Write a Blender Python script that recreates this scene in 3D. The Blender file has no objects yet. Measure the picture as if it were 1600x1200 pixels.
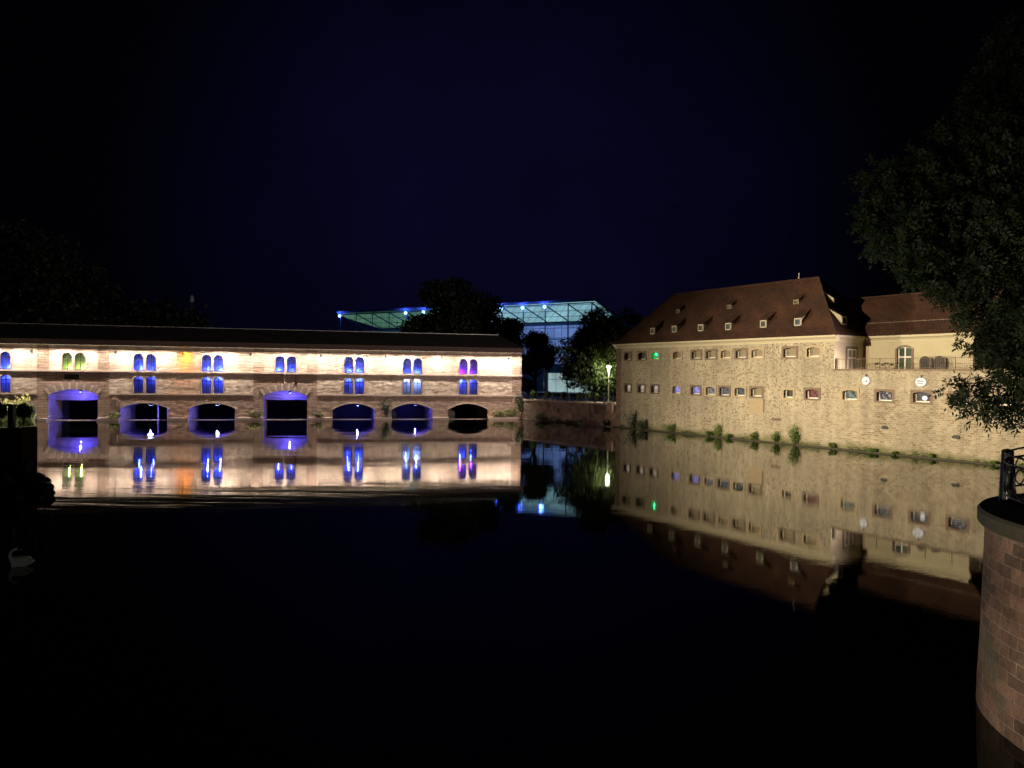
import bpy, math, random
import numpy as np
from mathutils import Vector, Matrix, noise

scene = bpy.context.scene
COL = scene.collection
random.seed(7)

# ------------------------------------------------------------------ camera
cam_data = bpy.data.cameras.new("camera")
cam = bpy.data.objects.new("camera", cam_data)
COL.objects.link(cam)
cam_data.sensor_width = 36.0
cam_data.lens = 27.0
cam_data.clip_start = 0.1
cam_data.clip_end = 5000.0
PITCH, ROLL = -math.atan(15 / 1200.0), 0.0114
fw = Vector((0, math.cos(PITCH), math.sin(PITCH)))
r0 = Vector((1, 0, 0))
u0 = r0.cross(fw)
rt = math.cos(ROLL) * r0 + math.sin(ROLL) * u0
up = -math.sin(ROLL) * r0 + math.cos(ROLL) * u0
cam.matrix_world = Matrix(((rt.x, up.x, -fw.x, 0), (rt.y, up.y, -fw.y, 0), (rt.z, up.z, -fw.z, 7.0), (0, 0, 0, 1)))
scene.camera = cam

# ------------------------------------------------------------------ world: night sky with the glow of the town
world = bpy.data.worlds.new("World")
scene.world = world
world.use_nodes = True
wn, wl = world.node_tree.nodes, world.node_tree.links
wn.clear()
w_out = wn.new("ShaderNodeOutputWorld")
w_tc = wn.new("ShaderNodeTexCoord")
w_dot = wn.new("ShaderNodeVectorMath"); w_dot.operation = 'DOT_PRODUCT'
gd = Vector((-0.02, 1.0, 0.17)).normalized()
w_dot.inputs[1].default_value = gd
wl.new(w_tc.outputs["Generated"], w_dot.inputs[0])
w_map = wn.new("ShaderNodeMapRange")
w_map.inputs["From Min"].default_value = 0.875
w_map.inputs["From Max"].default_value = 1.0
wl.new(w_dot.outputs["Value"], w_map.inputs["Value"])
w_pow = wn.new("ShaderNodeMath"); w_pow.operation = 'POWER'; w_pow.inputs[1].default_value = 1.7
wl.new(w_map.outputs[0], w_pow.inputs[0])
w_mix = wn.new("ShaderNodeMix"); w_mix.data_type = 'RGBA'
w_mix.inputs[6].default_value = (0.0003, 0.00036, 0.0008, 1)
w_mix.inputs[7].default_value = (0.0027, 0.0022, 0.0160, 1)
w_nz = wn.new("ShaderNodeTexNoise"); w_nz.inputs["Scale"].default_value = 2.2; w_nz.inputs["Detail"].default_value = 6; w_nz.inputs["Roughness"].default_value = 0.6
wl.new(w_tc.outputs["Generated"], w_nz.inputs["Vector"])
w_nr = wn.new("ShaderNodeMapRange"); w_nr.inputs["From Min"].default_value = 0.3; w_nr.inputs["From Max"].default_value = 0.7; w_nr.inputs["To Min"].default_value = 0.55; w_nr.inputs["To Max"].default_value = 1.25
wl.new(w_nz.outputs[0], w_nr.inputs["Value"])
w_mu = wn.new("ShaderNodeMath"); w_mu.operation = 'MULTIPLY'
wl.new(w_pow.outputs[0], w_mu.inputs[0]); wl.new(w_nr.outputs[0], w_mu.inputs[1]); wl.new(w_mu.outputs[0], w_mix.inputs[0])
w_bg = wn.new("ShaderNodeBackground")
w_bg.inputs[1].default_value = 1.0
wl.new(w_mix.outputs[2], w_bg.inputs[0])
# last remainder of the sky's own light, sun far below the horizon
w_sky = wn.new("ShaderNodeTexSky"); w_sky.sky_type = 'NISHITA'; w_sky.sun_disc = False
w_sky.sun_elevation = math.radians(-8); w_sky.sun_rotation = math.radians(200)
w_bg2 = wn.new("ShaderNodeBackground"); w_bg2.inputs[1].default_value = 0.002
wl.new(w_sky.outputs[0], w_bg2.inputs[0])
w_add = wn.new("ShaderNodeAddShader")
wl.new(w_bg.outputs[0], w_add.inputs[0]); wl.new(w_bg2.outputs[0], w_add.inputs[1])
wl.new(w_add.outputs[0], w_out.inputs[0])

scene.view_settings.view_transform = 'Standard'
scene.view_settings.look = 'None'
scene.view_settings.exposure = 0.0
scene.view_settings.gamma = 1.0
scene.cycles.use_denoising = True
scene.cycles.sample_clamp_indirect = 60.0
scene.cycles.max_bounces = 6
scene.cycles.caustics_reflective = False
scene.cycles.caustics_refractive = False


def lamp(kind, name, loc, energy, color, parent=None, radius=0.1, target=None, size=None, blend=None):
    d = bpy.data.lights.new(name, kind)
    d.energy = energy
    d.color = color
    d.shadow_soft_size = radius
    if kind == 'SPOT':
        d.spot_size = math.radians(size); d.spot_blend = blend
    o = bpy.data.objects.new(name, d)
    COL.objects.link(o)
    o.location = loc
    if target is not None:
        o.rotation_euler = (Vector(target) - Vector(loc)).to_track_quat('-Z', 'Y').to_euler()
    if parent: o.parent = parent
    return o

# floodlight on the left bank (outside the frame) that lights the river wall
lamp('SPOT', "floodlight", (-74, 92, 4.0), 300000, (1.0, 0.83, 0.54), radius=0.4, target=(34.5, 71.0, 2.5), size=45, blend=1.0)
lamp('SPOT', "floodlight", (-40, 38, 16.0), 330000, (1.0, 0.83, 0.54), radius=0.4, target=(37.5, 66.0, 2.0), size=54, blend=1.0)
# unseen fill lamp added off to the right, lifts the covered bridge's shadow bands
lamp('SPOT', "bridge_fill_light", (47, 51, 8.8), 85000, (1.0, 0.80, 0.72), radius=0.3, target=(-26.0, 113.0, 5.0), size=52, blend=0.8)
lamp('SPOT', "quay_fill_light", (47, 50.5, 8.8), 62000, (1.0, 0.80, 0.64), radius=0.3, target=(8.5, 112.0, 2.0), size=17, blend=0.9)  # second unseen fill, added to brighten the quay wall
# lamp under the bridge eave towards the islet, and a garden spot hidden behind the islet
lamp('SPOT', "islet_floodlight", (-64.8, 103.0, 9.0), 75000, (1.0, 0.94, 0.45), radius=0.2, target=(-35.5, 56.0, 3.2), size=20, blend=0.9)
lamp('SPOT', "garden_spot", (-54.0, 79.0, 0.8), 2600, (1.0, 0.9, 0.5), radius=0.15, target=(-55.2, 85.5, 2.9), size=70, blend=0.8)
# weak lamp low on the bridge beside the camera: lights the round bastion from below its coping
lamp('SPOT', "bridge_lamp", (-9.0, 0.5, 2.6), 10500, (1.0, 0.84, 0.66), radius=0.3, target=(12.0, 13.5, 2.4), size=60, blend=0.9)
lamp('SPOT', "tree_fill_light", (-3.0, 2.0, 2.6), 260, (0.85, 1.0, 0.82), radius=0.3, target=(10.5, 17.0, 10.0), size=60, blend=1.0)  # unseen weak fill added for the foreground tree's leaves

lamp('SPOT', "swan_fill_light", (-5.0, 1.0, 5.0), 700, (0.95, 1.0, 0.9), radius=0.2, target=(-17.4, 27.2, 0.35), size=5, blend=0.6)  # narrow unseen fill added so the swan shows on the dark water

# ------------------------------------------------------------------ material helpers
def new_mat(name):
    m = bpy.data.materials.new(name); m.use_nodes = True
    return m, m.node_tree.nodes, m.node_tree.links, m.node_tree.nodes["Principled BSDF"]

def plain(name, col, rough=0.8, metallic=0.0, var=0.25, scale=3.0):
    m, n, l, b = new_mat(name)
    tc = n.new("ShaderNodeTexCoord")
    nz = n.new("ShaderNodeTexNoise"); nz.inputs["Scale"].default_value = scale; nz.inputs["Detail"].default_value = 6
    l.new(tc.outputs["Object"], nz.inputs["Vector"])
    mx = n.new("ShaderNodeMix"); mx.data_type = 'RGBA'
    mx.inputs[6].default_value = tuple(c * (1 - var) for c in col) + (1,)
    mx.inputs[7].default_value = tuple(min(1, c * (1 + var)) for c in col) + (1,)
    l.new(nz.outputs[0], mx.inputs[0]); l.new(mx.outputs[2], b.inputs["Base Color"])
    b.inputs["Roughness"].default_value = rough; b.inputs["Metallic"].default_value = metallic
    return m

def emit(name, col, strength):
    m, n, l, b = new_mat(name)
    b.inputs["Base Color"].default_value = (0.02, 0.02, 0.02, 1)
    b.inputs["Emission Color"].default_value = tuple(col) + (1,)
    b.inputs["Emission Strength"].default_value = strength
    return m

def swizzle(n, l, coord, scale=(1, 1, 1)):
    """(x, z) of the local frame onto the xy of a brick texture"""
    tc = n.new("ShaderNodeTexCoord")
    sp = n.new("ShaderNodeSeparateXYZ"); l.new(tc.outputs[coord], sp.inputs[0])
    cb = n.new("ShaderNodeCombineXYZ")
    ad = n.new("ShaderNodeMath"); ad.operation = 'ADD'
    l.new(sp.outputs[0], ad.inputs[0]); l.new(sp.outputs[1], ad.inputs[1])
    l.new(ad.outputs[0], cb.inputs[0]); l.new(sp.outputs[2], cb.inputs[1])
    return cb, tc

def masonry(name, c1, c2, mortar, bw, bh, msize=0.015, distort=0.05, bump=0.03, var=(0.7, 1.25), coord="Object", uv=False, noise_scale=1.2, blotch=None):
    m, n, l, b = new_mat(name)
    if uv:
        tc = n.new("ShaderNodeTexCoord"); vec = tc.outputs["UV"]
    else:
        cb, tc = swizzle(n, l, coord); vec = cb.outputs[0]
    nz = n.new("ShaderNodeTexNoise"); nz.inputs["Scale"].default_value = 1.6; nz.inputs["Detail"].default_value = 3
    l.new(vec, nz.inputs["Vector"])
    sb = n.new("ShaderNodeVectorMath"); sb.operation = 'SUBTRACT'; sb.inputs[1].default_value = (0.5, 0.5, 0.5)
    l.new(nz.outputs[1], sb.inputs[0])
    sc = n.new("ShaderNodeVectorMath"); sc.operation = 'SCALE'; sc.inputs[3].default_value = distort * 2
    l.new(sb.outputs[0], sc.inputs[0])
    av = n.new("ShaderNodeVectorMath"); av.operation = 'ADD'
    l.new(vec, av.inputs[0]); l.new(sc.outputs[0], av.inputs[1])
    br = n.new("ShaderNodeTexBrick")
    br.inputs["Color1"].default_value = tuple(c1) + (1,); br.inputs["Color2"].default_value = tuple(c2) + (1,)
    br.inputs["Mortar"].default_value = tuple(mortar) + (1,)
    br.inputs["Scale"].default_value = 1.0
    br.inputs["Brick Width"].default_value = bw; br.inputs["Row Height"].default_value = bh
    br.inputs["Mortar Size"].default_value = msize; br.inputs["Mortar Smooth"].default_value = 0.3
    l.new(av.outputs[0], br.inputs["Vector"])
    big = n.new("ShaderNodeTexNoise"); big.inputs["Scale"].default_value = noise_scale; big.inputs["Detail"].default_value = 8; big.inputs["Roughness"].default_value = 0.65
    l.new(vec, big.inputs["Vector"])
    mr = n.new("ShaderNodeMapRange"); mr.inputs["From Min"].default_value = 0.3; mr.inputs["From Max"].default_value = 0.7
    mr.inputs["To Min"].default_value = var[0]; mr.inputs["To Max"].default_value = var[1]
    l.new(big.outputs[0], mr.inputs["Value"])
    mul = n.new("ShaderNodeVectorMath"); mul.operation = 'SCALE'
    l.new(br.outputs["Color"], mul.inputs[0]); l.new(mr.outputs[0], mul.inputs[3])
    src = mul.outputs[0]
    if blotch:
        pn = n.new("ShaderNodeTexNoise"); pn.inputs["Scale"].default_value = 0.55; pn.inputs["Detail"].default_value = 7; pn.inputs["Roughness"].default_value = 0.6
        l.new(vec, pn.inputs["Vector"])
        pr = n.new("ShaderNodeMapRange"); pr.inputs["From Min"].default_value = 0.48; pr.inputs["From Max"].default_value = 0.60; pr.inputs["To Max"].default_value = 0.75
        l.new(pn.outputs[0], pr.inputs["Value"])
        pm = n.new("ShaderNodeMix"); pm.data_type = 'RGBA'; pm.inputs[7].default_value = tuple(blotch) + (1,)
        l.new(pr.outputs[0], pm.inputs[0]); l.new(src, pm.inputs[6]); src = pm.outputs[2]
    l.new(src, b.inputs["Base Color"])
    b.inputs["Roughness"].default_value = 0.9
    fine = n.new("ShaderNodeTexNoise"); fine.inputs["Scale"].default_value = 7; fine.inputs["Detail"].default_value = 6
    l.new(vec, fine.inputs["Vector"])
    h = n.new("ShaderNodeMath"); h.operation = 'MULTIPLY_ADD'; h.inputs[1].default_value = -0.8
    l.new(br.outputs["Fac"], h.inputs[0]); l.new(fine.outputs[0], h.inputs[2])
    bp = n.new("ShaderNodeBump"); bp.inputs["Distance"].default_value = bump; bp.inputs["Strength"].default_value = 1.0
    l.new(h.outputs[0], bp.inputs["Height"]); l.new(bp.outputs[0], b.inputs["Normal"])
    return m

def rubble(name):
    """pale lime mortar with darker brown rubble stones, coursed towards the right, damp and green at the foot"""
    m, n, l, b = new_mat(name)
    cb, tc = swizzle(n, l, "Object"); vec = cb.outputs[0]
    sp = n.new("ShaderNodeSeparateXYZ"); l.new(vec, sp.inputs[0])
    wob = n.new("ShaderNodeTexNoise"); wob.inputs["Scale"].default_value = 1.1; wob.inputs["Detail"].default_value = 3
    l.new(vec, wob.inputs["Vector"])
    sub = n.new("ShaderNodeVectorMath"); sub.operation = 'SUBTRACT'; sub.inputs[1].default_value = (.5, .5, .5)
    l.new(wob.outputs[1], sub.inputs[0])
    scl = n.new("ShaderNodeVectorMath"); scl.operation = 'SCALE'; scl.inputs[3].default_value = 0.16
    l.new(sub.outputs[0], scl.inputs[0])
    add = n.new("ShaderNodeVectorMath"); add.operation = 'ADD'
    l.new(vec, add.inputs[0]); l.new(scl.outputs[0], add.inputs[1])
    # irregular rubble
    mp = n.new("ShaderNodeMapping"); mp.inputs["Scale"].default_value = (4.0, 7.6, 1)
    l.new(add.outputs[0], mp.inputs["Vector"])
    vo = n.new("ShaderNodeTexVoronoi"); vo.inputs["Scale"].default_value = 1.0; vo.inputs["Randomness"].default_value = 0.9
    l.new(mp.outputs[0], vo.inputs["Vector"])
    sepc = n.new("ShaderNodeSeparateColor"); l.new(vo.outputs["Color"], sepc.inputs[0])
    vd = n.new("ShaderNodeMath"); vd.operation = 'MULTIPLY_ADD'; vd.inputs[1].default_value = 0.46; vd.inputs[2].default_value = 0.14
    l.new(sepc.outputs[0], vd.inputs[0])               # radius of the bare stone in each cell
    cmp_ = n.new("ShaderNodeMath"); cmp_.operation = 'SUBTRACT'
    l.new(vd.outputs[0], cmp_.inputs[0]); l.new(vo.outputs["Distance"], cmp_.inputs[1])
    st = n.new("ShaderNodeMapRange"); st.inputs["From Min"].default_value = -0.05; st.inputs["From Max"].default_value = 0.12
    l.new(cmp_.outputs[0], st.inputs["Value"])
    # coursed stones
    br = n.new("ShaderNodeTexBrick"); br.inputs["Scale"].default_value = 1.0
    br.inputs["Color1"].default_value = (1, 1, 1, 1); br.inputs["Color2"].default_value = (0.15, .15, .15, 1); br.inputs["Mortar"].default_value = (0, 0, 0, 1)
    br.inputs["Brick Width"].default_value = 0.44; br.inputs["Row Height"].default_value = 0.195; br.inputs["Mortar Size"].default_value = 0.036; br.inputs["Mortar Smooth"].default_value = 0.6
    l.new(add.outputs[0], br.inputs["Vector"])
    brs = n.new("ShaderNodeSeparateColor"); l.new(br.outputs["Color"], brs.inputs[0])
    # where the coursed work is: right part and lower part
    cr = n.new("ShaderNodeMapRange"); cr.inputs["From Min"].default_value = 20; cr.inputs["From Max"].default_value = 36
    xz = n.new("ShaderNodeMath"); xz.operation = 'MULTIPLY_ADD'; xz.inputs[1].default_value = -3.0
    l.new(sp.outputs[1], xz.inputs[0])
    nzx = n.new("ShaderNodeMath"); nzx.operation = 'ADD'; nzx.inputs[1].default_value = 8.0
    l.new(sp.outputs[0], nzx.inputs[0]); l.new(nzx.outputs[0], xz.inputs[2])
    l.new(xz.outputs[0], cr.inputs["Value"])
    mixm = n.new("ShaderNodeMix"); mixm.data_type = 'FLOAT'
    l.new(cr.outputs[0], mixm.inputs[0]); l.new(st.outputs[0], mixm.inputs[2]); l.new(brs.outputs[0], mixm.inputs[3])
    # patches where the mortar has been renewed and hides the stones
    pt = n.new("ShaderNodeTexNoise"); pt.inputs["Scale"].default_value = 0.33; pt.inputs["Detail"].default_value = 5
    l.new(vec, pt.inputs["Vector"])
    ptr = n.new("ShaderNodeMapRange"); ptr.inputs["From Min"].default_value = 0.36; ptr.inputs["From Max"].default_value = 0.62
    ptr.inputs["To Min"].default_value = 0.55; ptr.inputs["To Max"].default_value = 1.0
    l.new(pt.outputs[0], ptr.inputs["Value"])
    am = n.new("ShaderNodeMath"); am.operation = 'MULTIPLY'; l.new(mixm.outputs[0], am.inputs[0]); l.new(ptr.outputs[0], am.inputs[1])
    # stone tint per cell
    tint = n.new("ShaderNodeMix"); tint.data_type = 'RGBA'
    tint.inputs[6].default_value = (0.18, 0.125, 0.082, 1); tint.inputs[7].default_value = (0.30, 0.215, 0.145, 1)
    l.new(sepc.outputs[1], tint.inputs[0])
    mx = n.new("ShaderNodeMix"); mx.data_type = 'RGBA'
    mx.inputs[6].default_value = (0.47, 0.41, 0.315, 1)
    l.new(am.outputs[0], mx.inputs[0]); l.new(tint.outputs[2], mx.inputs[7])
    fn = n.new("ShaderNodeTexNoise"); fn.inputs["Scale"].default_value = 5; fn.inputs["Detail"].default_value = 8; fn.inputs["Roughness"].default_value = 0.7
    l.new(vec, fn.inputs["Vector"])
    fr = n.new("ShaderNodeMapRange"); fr.inputs["From Min"].default_value = 0.25; fr.inputs["From Max"].default_value = 0.75
    fr.inputs["To Min"].default_value = 0.70; fr.inputs["To Max"].default_value = 1.22
    l.new(fn.outputs[0], fr.inputs["Value"])
    ml = n.new("ShaderNodeVectorMath"); ml.operation = 'SCALE'
    l.new(mx.outputs[2], ml.inputs[0]); l.new(fr.outputs[0], ml.inputs[3])
    st2 = n.new("ShaderNodeTexNoise"); st2.inputs["Scale"].default_value = 0.16; st2.inputs["Detail"].default_value = 6; st2.inputs["Roughness"].default_value = 0.6
    l.new(vec, st2.inputs["Vector"])
    mps = n.new("ShaderNodeMapping"); mps.inputs["Scale"].default_value = (1.3, 0.10, 1); l.new(vec, mps.inputs["Vector"])
    run = n.new("ShaderNodeTexNoise"); run.inputs["Scale"].default_value = 1.0; run.inputs["Detail"].default_value = 5; l.new(mps.outputs[0], run.inputs["Vector"])
    sm = n.new("ShaderNodeMath"); sm.operation = 'MULTIPLY_ADD'; sm.inputs[1].default_value = 0.6; l.new(run.outputs[0], sm.inputs[0]); l.new(st2.outputs[0], sm.inputs[2])
    sr2 = n.new("ShaderNodeMapRange"); sr2.inputs["From Min"].default_value = 0.62; sr2.inputs["From Max"].default_value = 0.98; sr2.inputs["To Min"].default_value = 0.70; sr2.inputs["To Max"].default_value = 1.12
    l.new(sm.outputs[0], sr2.inputs["Value"])
    ml2 = n.new("ShaderNodeVectorMath"); ml2.operation = 'SCALE'; l.new(ml.outputs[0], ml2.inputs[0]); l.new(sr2.outputs[0], ml2.inputs[3]); ml = ml2
    # green growth near the waterline
    gz = n.new("ShaderNodeMath"); gz.operation = 'MULTIPLY_ADD'; gz.inputs[1].default_value = 1.6
    l.new(pt.outputs[0], gz.inputs[0])
    neg = n.new("ShaderNodeMath"); neg.operation = 'MULTIPLY'; neg.inputs[1].default_value = -0.9
    l.new(sp.outputs[1], neg.inputs[0]); l.new(neg.outputs[0], gz.inputs[2])
    gr = n.new("ShaderNodeMapRange"); gr.inputs["From Min"].default_value = 0.0; gr.inputs["From Max"].default_value = 0.55; gr.inputs["To Max"].default_value = 0.8
    l.new(gz.outputs[0], gr.inputs["Value"])
    gm = n.new("ShaderNodeMix"); gm.data_type = 'RGBA'; gm.inputs[7].default_value = (0.13, 0.13, 0.055, 1)
    l.new(gr.outputs[0], gm.inputs[0]); l.new(ml.outputs[0], gm.inputs[6])
    l.new(gm.outputs[2], b.inputs["Base Color"])
    b.inputs["Roughness"].default_value = 0.92
    hh = n.new("ShaderNodeMath"); hh.operation = 'MULTIPLY_ADD'; hh.inputs[1].default_value = 0.35
    l.new(fn.outputs[0], hh.inputs[0]); l.new(am.outputs[0], hh.inputs[2])
    bp = n.new("ShaderNodeBump"); bp.inputs["Distance"].default_value = 0.03; bp.inputs["Strength"].default_value = 0.8
    l.new(hh.outputs[0], bp.inputs["Height"]); l.new(bp.outputs[0], b.inputs["Normal"])
    return m

def rooftile(name, c1, c2):
    m = masonry(name, c1, c2, tuple(c * 0.35 for c in c1), 0.22, 0.26, msize=0.02, distort=0.03, bump=0.06, var=(0.42, 1.5), noise_scale=0.45)
    return m

def leafmat(name, c1, c2, trans=0.25):
    m, n, l, b = new_mat(name)
    gi = n.new("ShaderNodeNewGeometry")
    mx = n.new("ShaderNodeMix"); mx.data_type = 'RGBA'
    mx.inputs[6].default_value = tuple(c1) + (1,); mx.inputs[7].default_value = tuple(c2) + (1,)
    l.new(gi.outputs["Random Per Island"], mx.inputs[0])
    l.new(mx.outputs[2], b.inputs["Base Color"]); b.inputs["Roughness"].default_value = 0.6
    tr = n.new("ShaderNodeBsdfTranslucent"); l.new(mx.outputs[2], tr.inputs[0])
    ms = n.new("ShaderNodeMixShader"); ms.inputs[0].default_value = trans
    l.new(b.outputs[0], ms.inputs[1]); l.new(tr.outputs[0], ms.inputs[2])
    l.new(ms.outputs[0], n["Material Output"].inputs[0])
    return m

def glass(name, tintc=(0.9, 0.93, 1.0)):
    m, n, l, b = new_mat(name)
    t = n.new("ShaderNodeBsdfTransparent"); t.inputs[0].default_value = tuple(tintc) + (1,)
    g = n.new("ShaderNodeBsdfGlossy"); g.inputs["Roughness"].default_value = 0.05
    f = n.new("ShaderNodeFresnel"); f.inputs[0].default_value = 1.45
    ms = n.new("ShaderNodeMixShader")
    l.new(f.outputs[0], ms.inputs[0]); l.new(t.outputs[0], ms.inputs[1]); l.new(g.outputs[0], ms.inputs[2])
    l.new(ms.outputs[0], n["Material Output"].inputs[0])
    return m

def litpane(name, ca, cb_, strength, scale=3.0, thr=(0.4, 0.6)):
    """a window with a lit room behind it: shapes of things in the room in two colours"""
    m, n, l, b = new_mat(name); b.inputs["Specular IOR Level"].default_value = 0.1
    cb, tc = swizzle(n, l, "Object")
    nz = n.new("ShaderNodeTexNoise"); nz.inputs["Scale"].default_value = scale; nz.inputs["Detail"].default_value = 4
    l.new(cb.outputs[0], nz.inputs["Vector"])
    mr = n.new("ShaderNodeMapRange"); mr.inputs["From Min"].default_value = thr[0]; mr.inputs["From Max"].default_value = thr[1]
    l.new(nz.outputs[0], mr.inputs["Value"])
    mx = n.new("ShaderNodeMix"); mx.data_type = 'RGBA'
    mx.inputs[6].default_value = tuple(ca) + (1,); mx.inputs[7].default_value = tuple(cb_) + (1,)
    l.new(mr.outputs[0], mx.inputs[0])
    b.inputs["Base Color"].default_value = (0.03, 0.03, 0.03, 1)
    l.new(mx.outputs[2], b.inputs["Emission Color"]); b.inputs["Emission Strength"].default_value = strength
    b.inputs["Roughness"].default_value = 0.5
    return m

M = {}
M['ashlar'] = masonry("pink_sandstone", (0.56, 0.43, 0.335), (0.47, 0.35, 0.265), (0.40, 0.29, 0.22), 1.1, 0.42, msize=0.018, distort=0.03, bump=0.05)
M['basestone'] = masonry('brown_base_sandstone', (0.43, 0.295, 0.225), (0.34, 0.23, 0.175), (0.27, 0.185, 0.14), 0.9, 0.40, msize=0.02, distort=0.05, bump=0.06)
M['course'] = masonry("coursed_sandstone", (0.42, 0.28, 0.205), (0.33, 0.215, 0.155), (0.14, 0.10, 0.075), 1.5, 0.36, msize=0.03, distort=0.02, bump=0.06)
M['dressed'] = plain("dressed_sandstone", (0.50, 0.38, 0.31), 0.85, var=0.18)
M['archstone'] = plain('window_arch_stone', (0.36, 0.25, 0.21), 0.85, var=0.15)
M['reveal'] = masonry("vault_stone", (0.42, 0.33, 0.29), (0.33, 0.25, 0.22), (0.2, 0.15, 0.14), 0.9, 0.4, bump=0.04)
M['eave'] = plain("weathered_timber", (0.10, 0.06, 0.05), 0.8, var=0.35, scale=1.5)
M['darkroof'] = rooftile("dark_tiles", (0.035, 0.03, 0.03), (0.025, 0.022, 0.022))
M['iron'] = plain("dark_iron", (0.015, 0.014, 0.014), 0.5, 0.3)
M['mullion'] = plain("dark_window_bars", (0.02, 0.02, 0.03), 0.5)
M['glass'] = glass("window_glass")
M['niche'] = plain("painted_room", (0.20, 0.20, 0.23), 0.9, var=0.3, scale=4)
M['rubble'] = rubble("rubble_masonry")
M['render'] = plain("cream_render", (0.50, 0.44, 0.31), 0.9, var=0.12, scale=0.8)
M['cove'] = plain("pale_plaster_cornice", (0.56, 0.50, 0.36), 0.85, var=0.1)
M['redtile'] = rooftile("red_brown_tiles", (0.092, 0.034, 0.018), (0.058, 0.024, 0.014))
M['surround'] = plain("brown_sandstone_surround", (0.20, 0.145, 0.108), 0.85, var=0.2)
M['palesurround'] = plain("pale_sandstone_surround", (0.42, 0.33, 0.22), 0.85, var=0.2)
M['white'] = plain("white_paint", (0.80, 0.78, 0.72), 0.5, var=0.06)
M['frame'] = plain('dull_white_paint', (0.5, 0.47, 0.40), 0.6)  # duller than the white paint, for the dormer frames
M['blind'] = plain("beige_shutter", (0.27, 0.22, 0.15), 0.8, var=0.25, scale=2)
M['darkpane'] = plain("dark_pane", (0.015, 0.017, 0.015), 0.6)
M['greenpane'] = plain("green_curtain_pane", (0.008, 0.035, 0.018), 0.6, var=0.4)
M['quay'] = masonry("quay_stone", (0.36, 0.25, 0.19), (0.27, 0.17, 0.13), (0.22, 0.16, 0.12), 0.7, 0.3, msize=0.02, distort=0.08, bump=0.06, var=(0.55, 1.3))
M['bastion'] = masonry("bastion_blocks", (0.33, 0.195, 0.135), (0.13, 0.088, 0.064), (0.40, 0.30, 0.22), 0.60, 0.255, msize=0.015, distort=0.045, bump=0.06, var=(0.4, 1.45), uv=True, noise_scale=0.9, blotch=(0.20, 0.19, 0.125))
M['coping'] = plain("mossy_coping", (0.085, 0.08, 0.055), 0.95, var=0.5, scale=12)
M['paving'] = plain("plaza_paving", (0.20, 0.18, 0.16), 0.9, var=0.2, scale=0.5)
M['earth'] = plain("bank_earth", (0.06, 0.055, 0.04), 0.95, var=0.4)
M['steel'] = plain("museum_steel", (0.10, 0.15, 0.17), 0.5, 0.2)
M['post'] = plain("dark_blue_post", (0.012, 0.016, 0.022), 0.45, 0.2)
M['galv'] = plain("pale_lamp_post", (0.55, 0.55, 0.50), 0.5, 0.3)
M['bark'] = plain("bark", (0.05, 0.04, 0.03), 0.95, var=0.4)
M['leaf_dark'] = leafmat("dark_foliage", (0.022, 0.04, 0.014), (0.05, 0.075, 0.025))
M['leaf_mid'] = leafmat("mid_foliage", (0.05, 0.10, 0.02), (0.10, 0.16, 0.035), 0.35)
M['leaf_pale'] = leafmat('pale_yellow_foliage', (0.19, 0.20, 0.075), (0.32, 0.32, 0.15), 0.3)
M['leaf_darkened'] = leafmat('darkened_foliage', (0.008, 0.014, 0.006), (0.016, 0.024, 0.009), 0.1)  # leaf colour lowered to keep these trees dark under the added light
M['leaf_quay'] = leafmat('quay_foliage', (0.03, 0.055, 0.012), (0.07, 0.10, 0.025), 0.3)
M['leaf_bright'] = leafmat("bright_foliage", (0.10, 0.18, 0.03), (0.20, 0.27, 0.08), 0.35)
M['leaf_blue'] = leafmat("grey_green_foliage", (0.10, 0.14, 0.09), (0.17, 0.20, 0.13), 0.3)
M['grass'] = leafmat("grass_blades", (0.06, 0.12, 0.012), (0.12, 0.17, 0.03), 0.3)
M['feather'] = plain("white_feathers", (0.6, 0.6, 0.56), 0.8, var=0.15, scale=8)
M['beak'] = plain("orange_beak", (0.4, 0.12, 0.02), 0.5)

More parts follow.
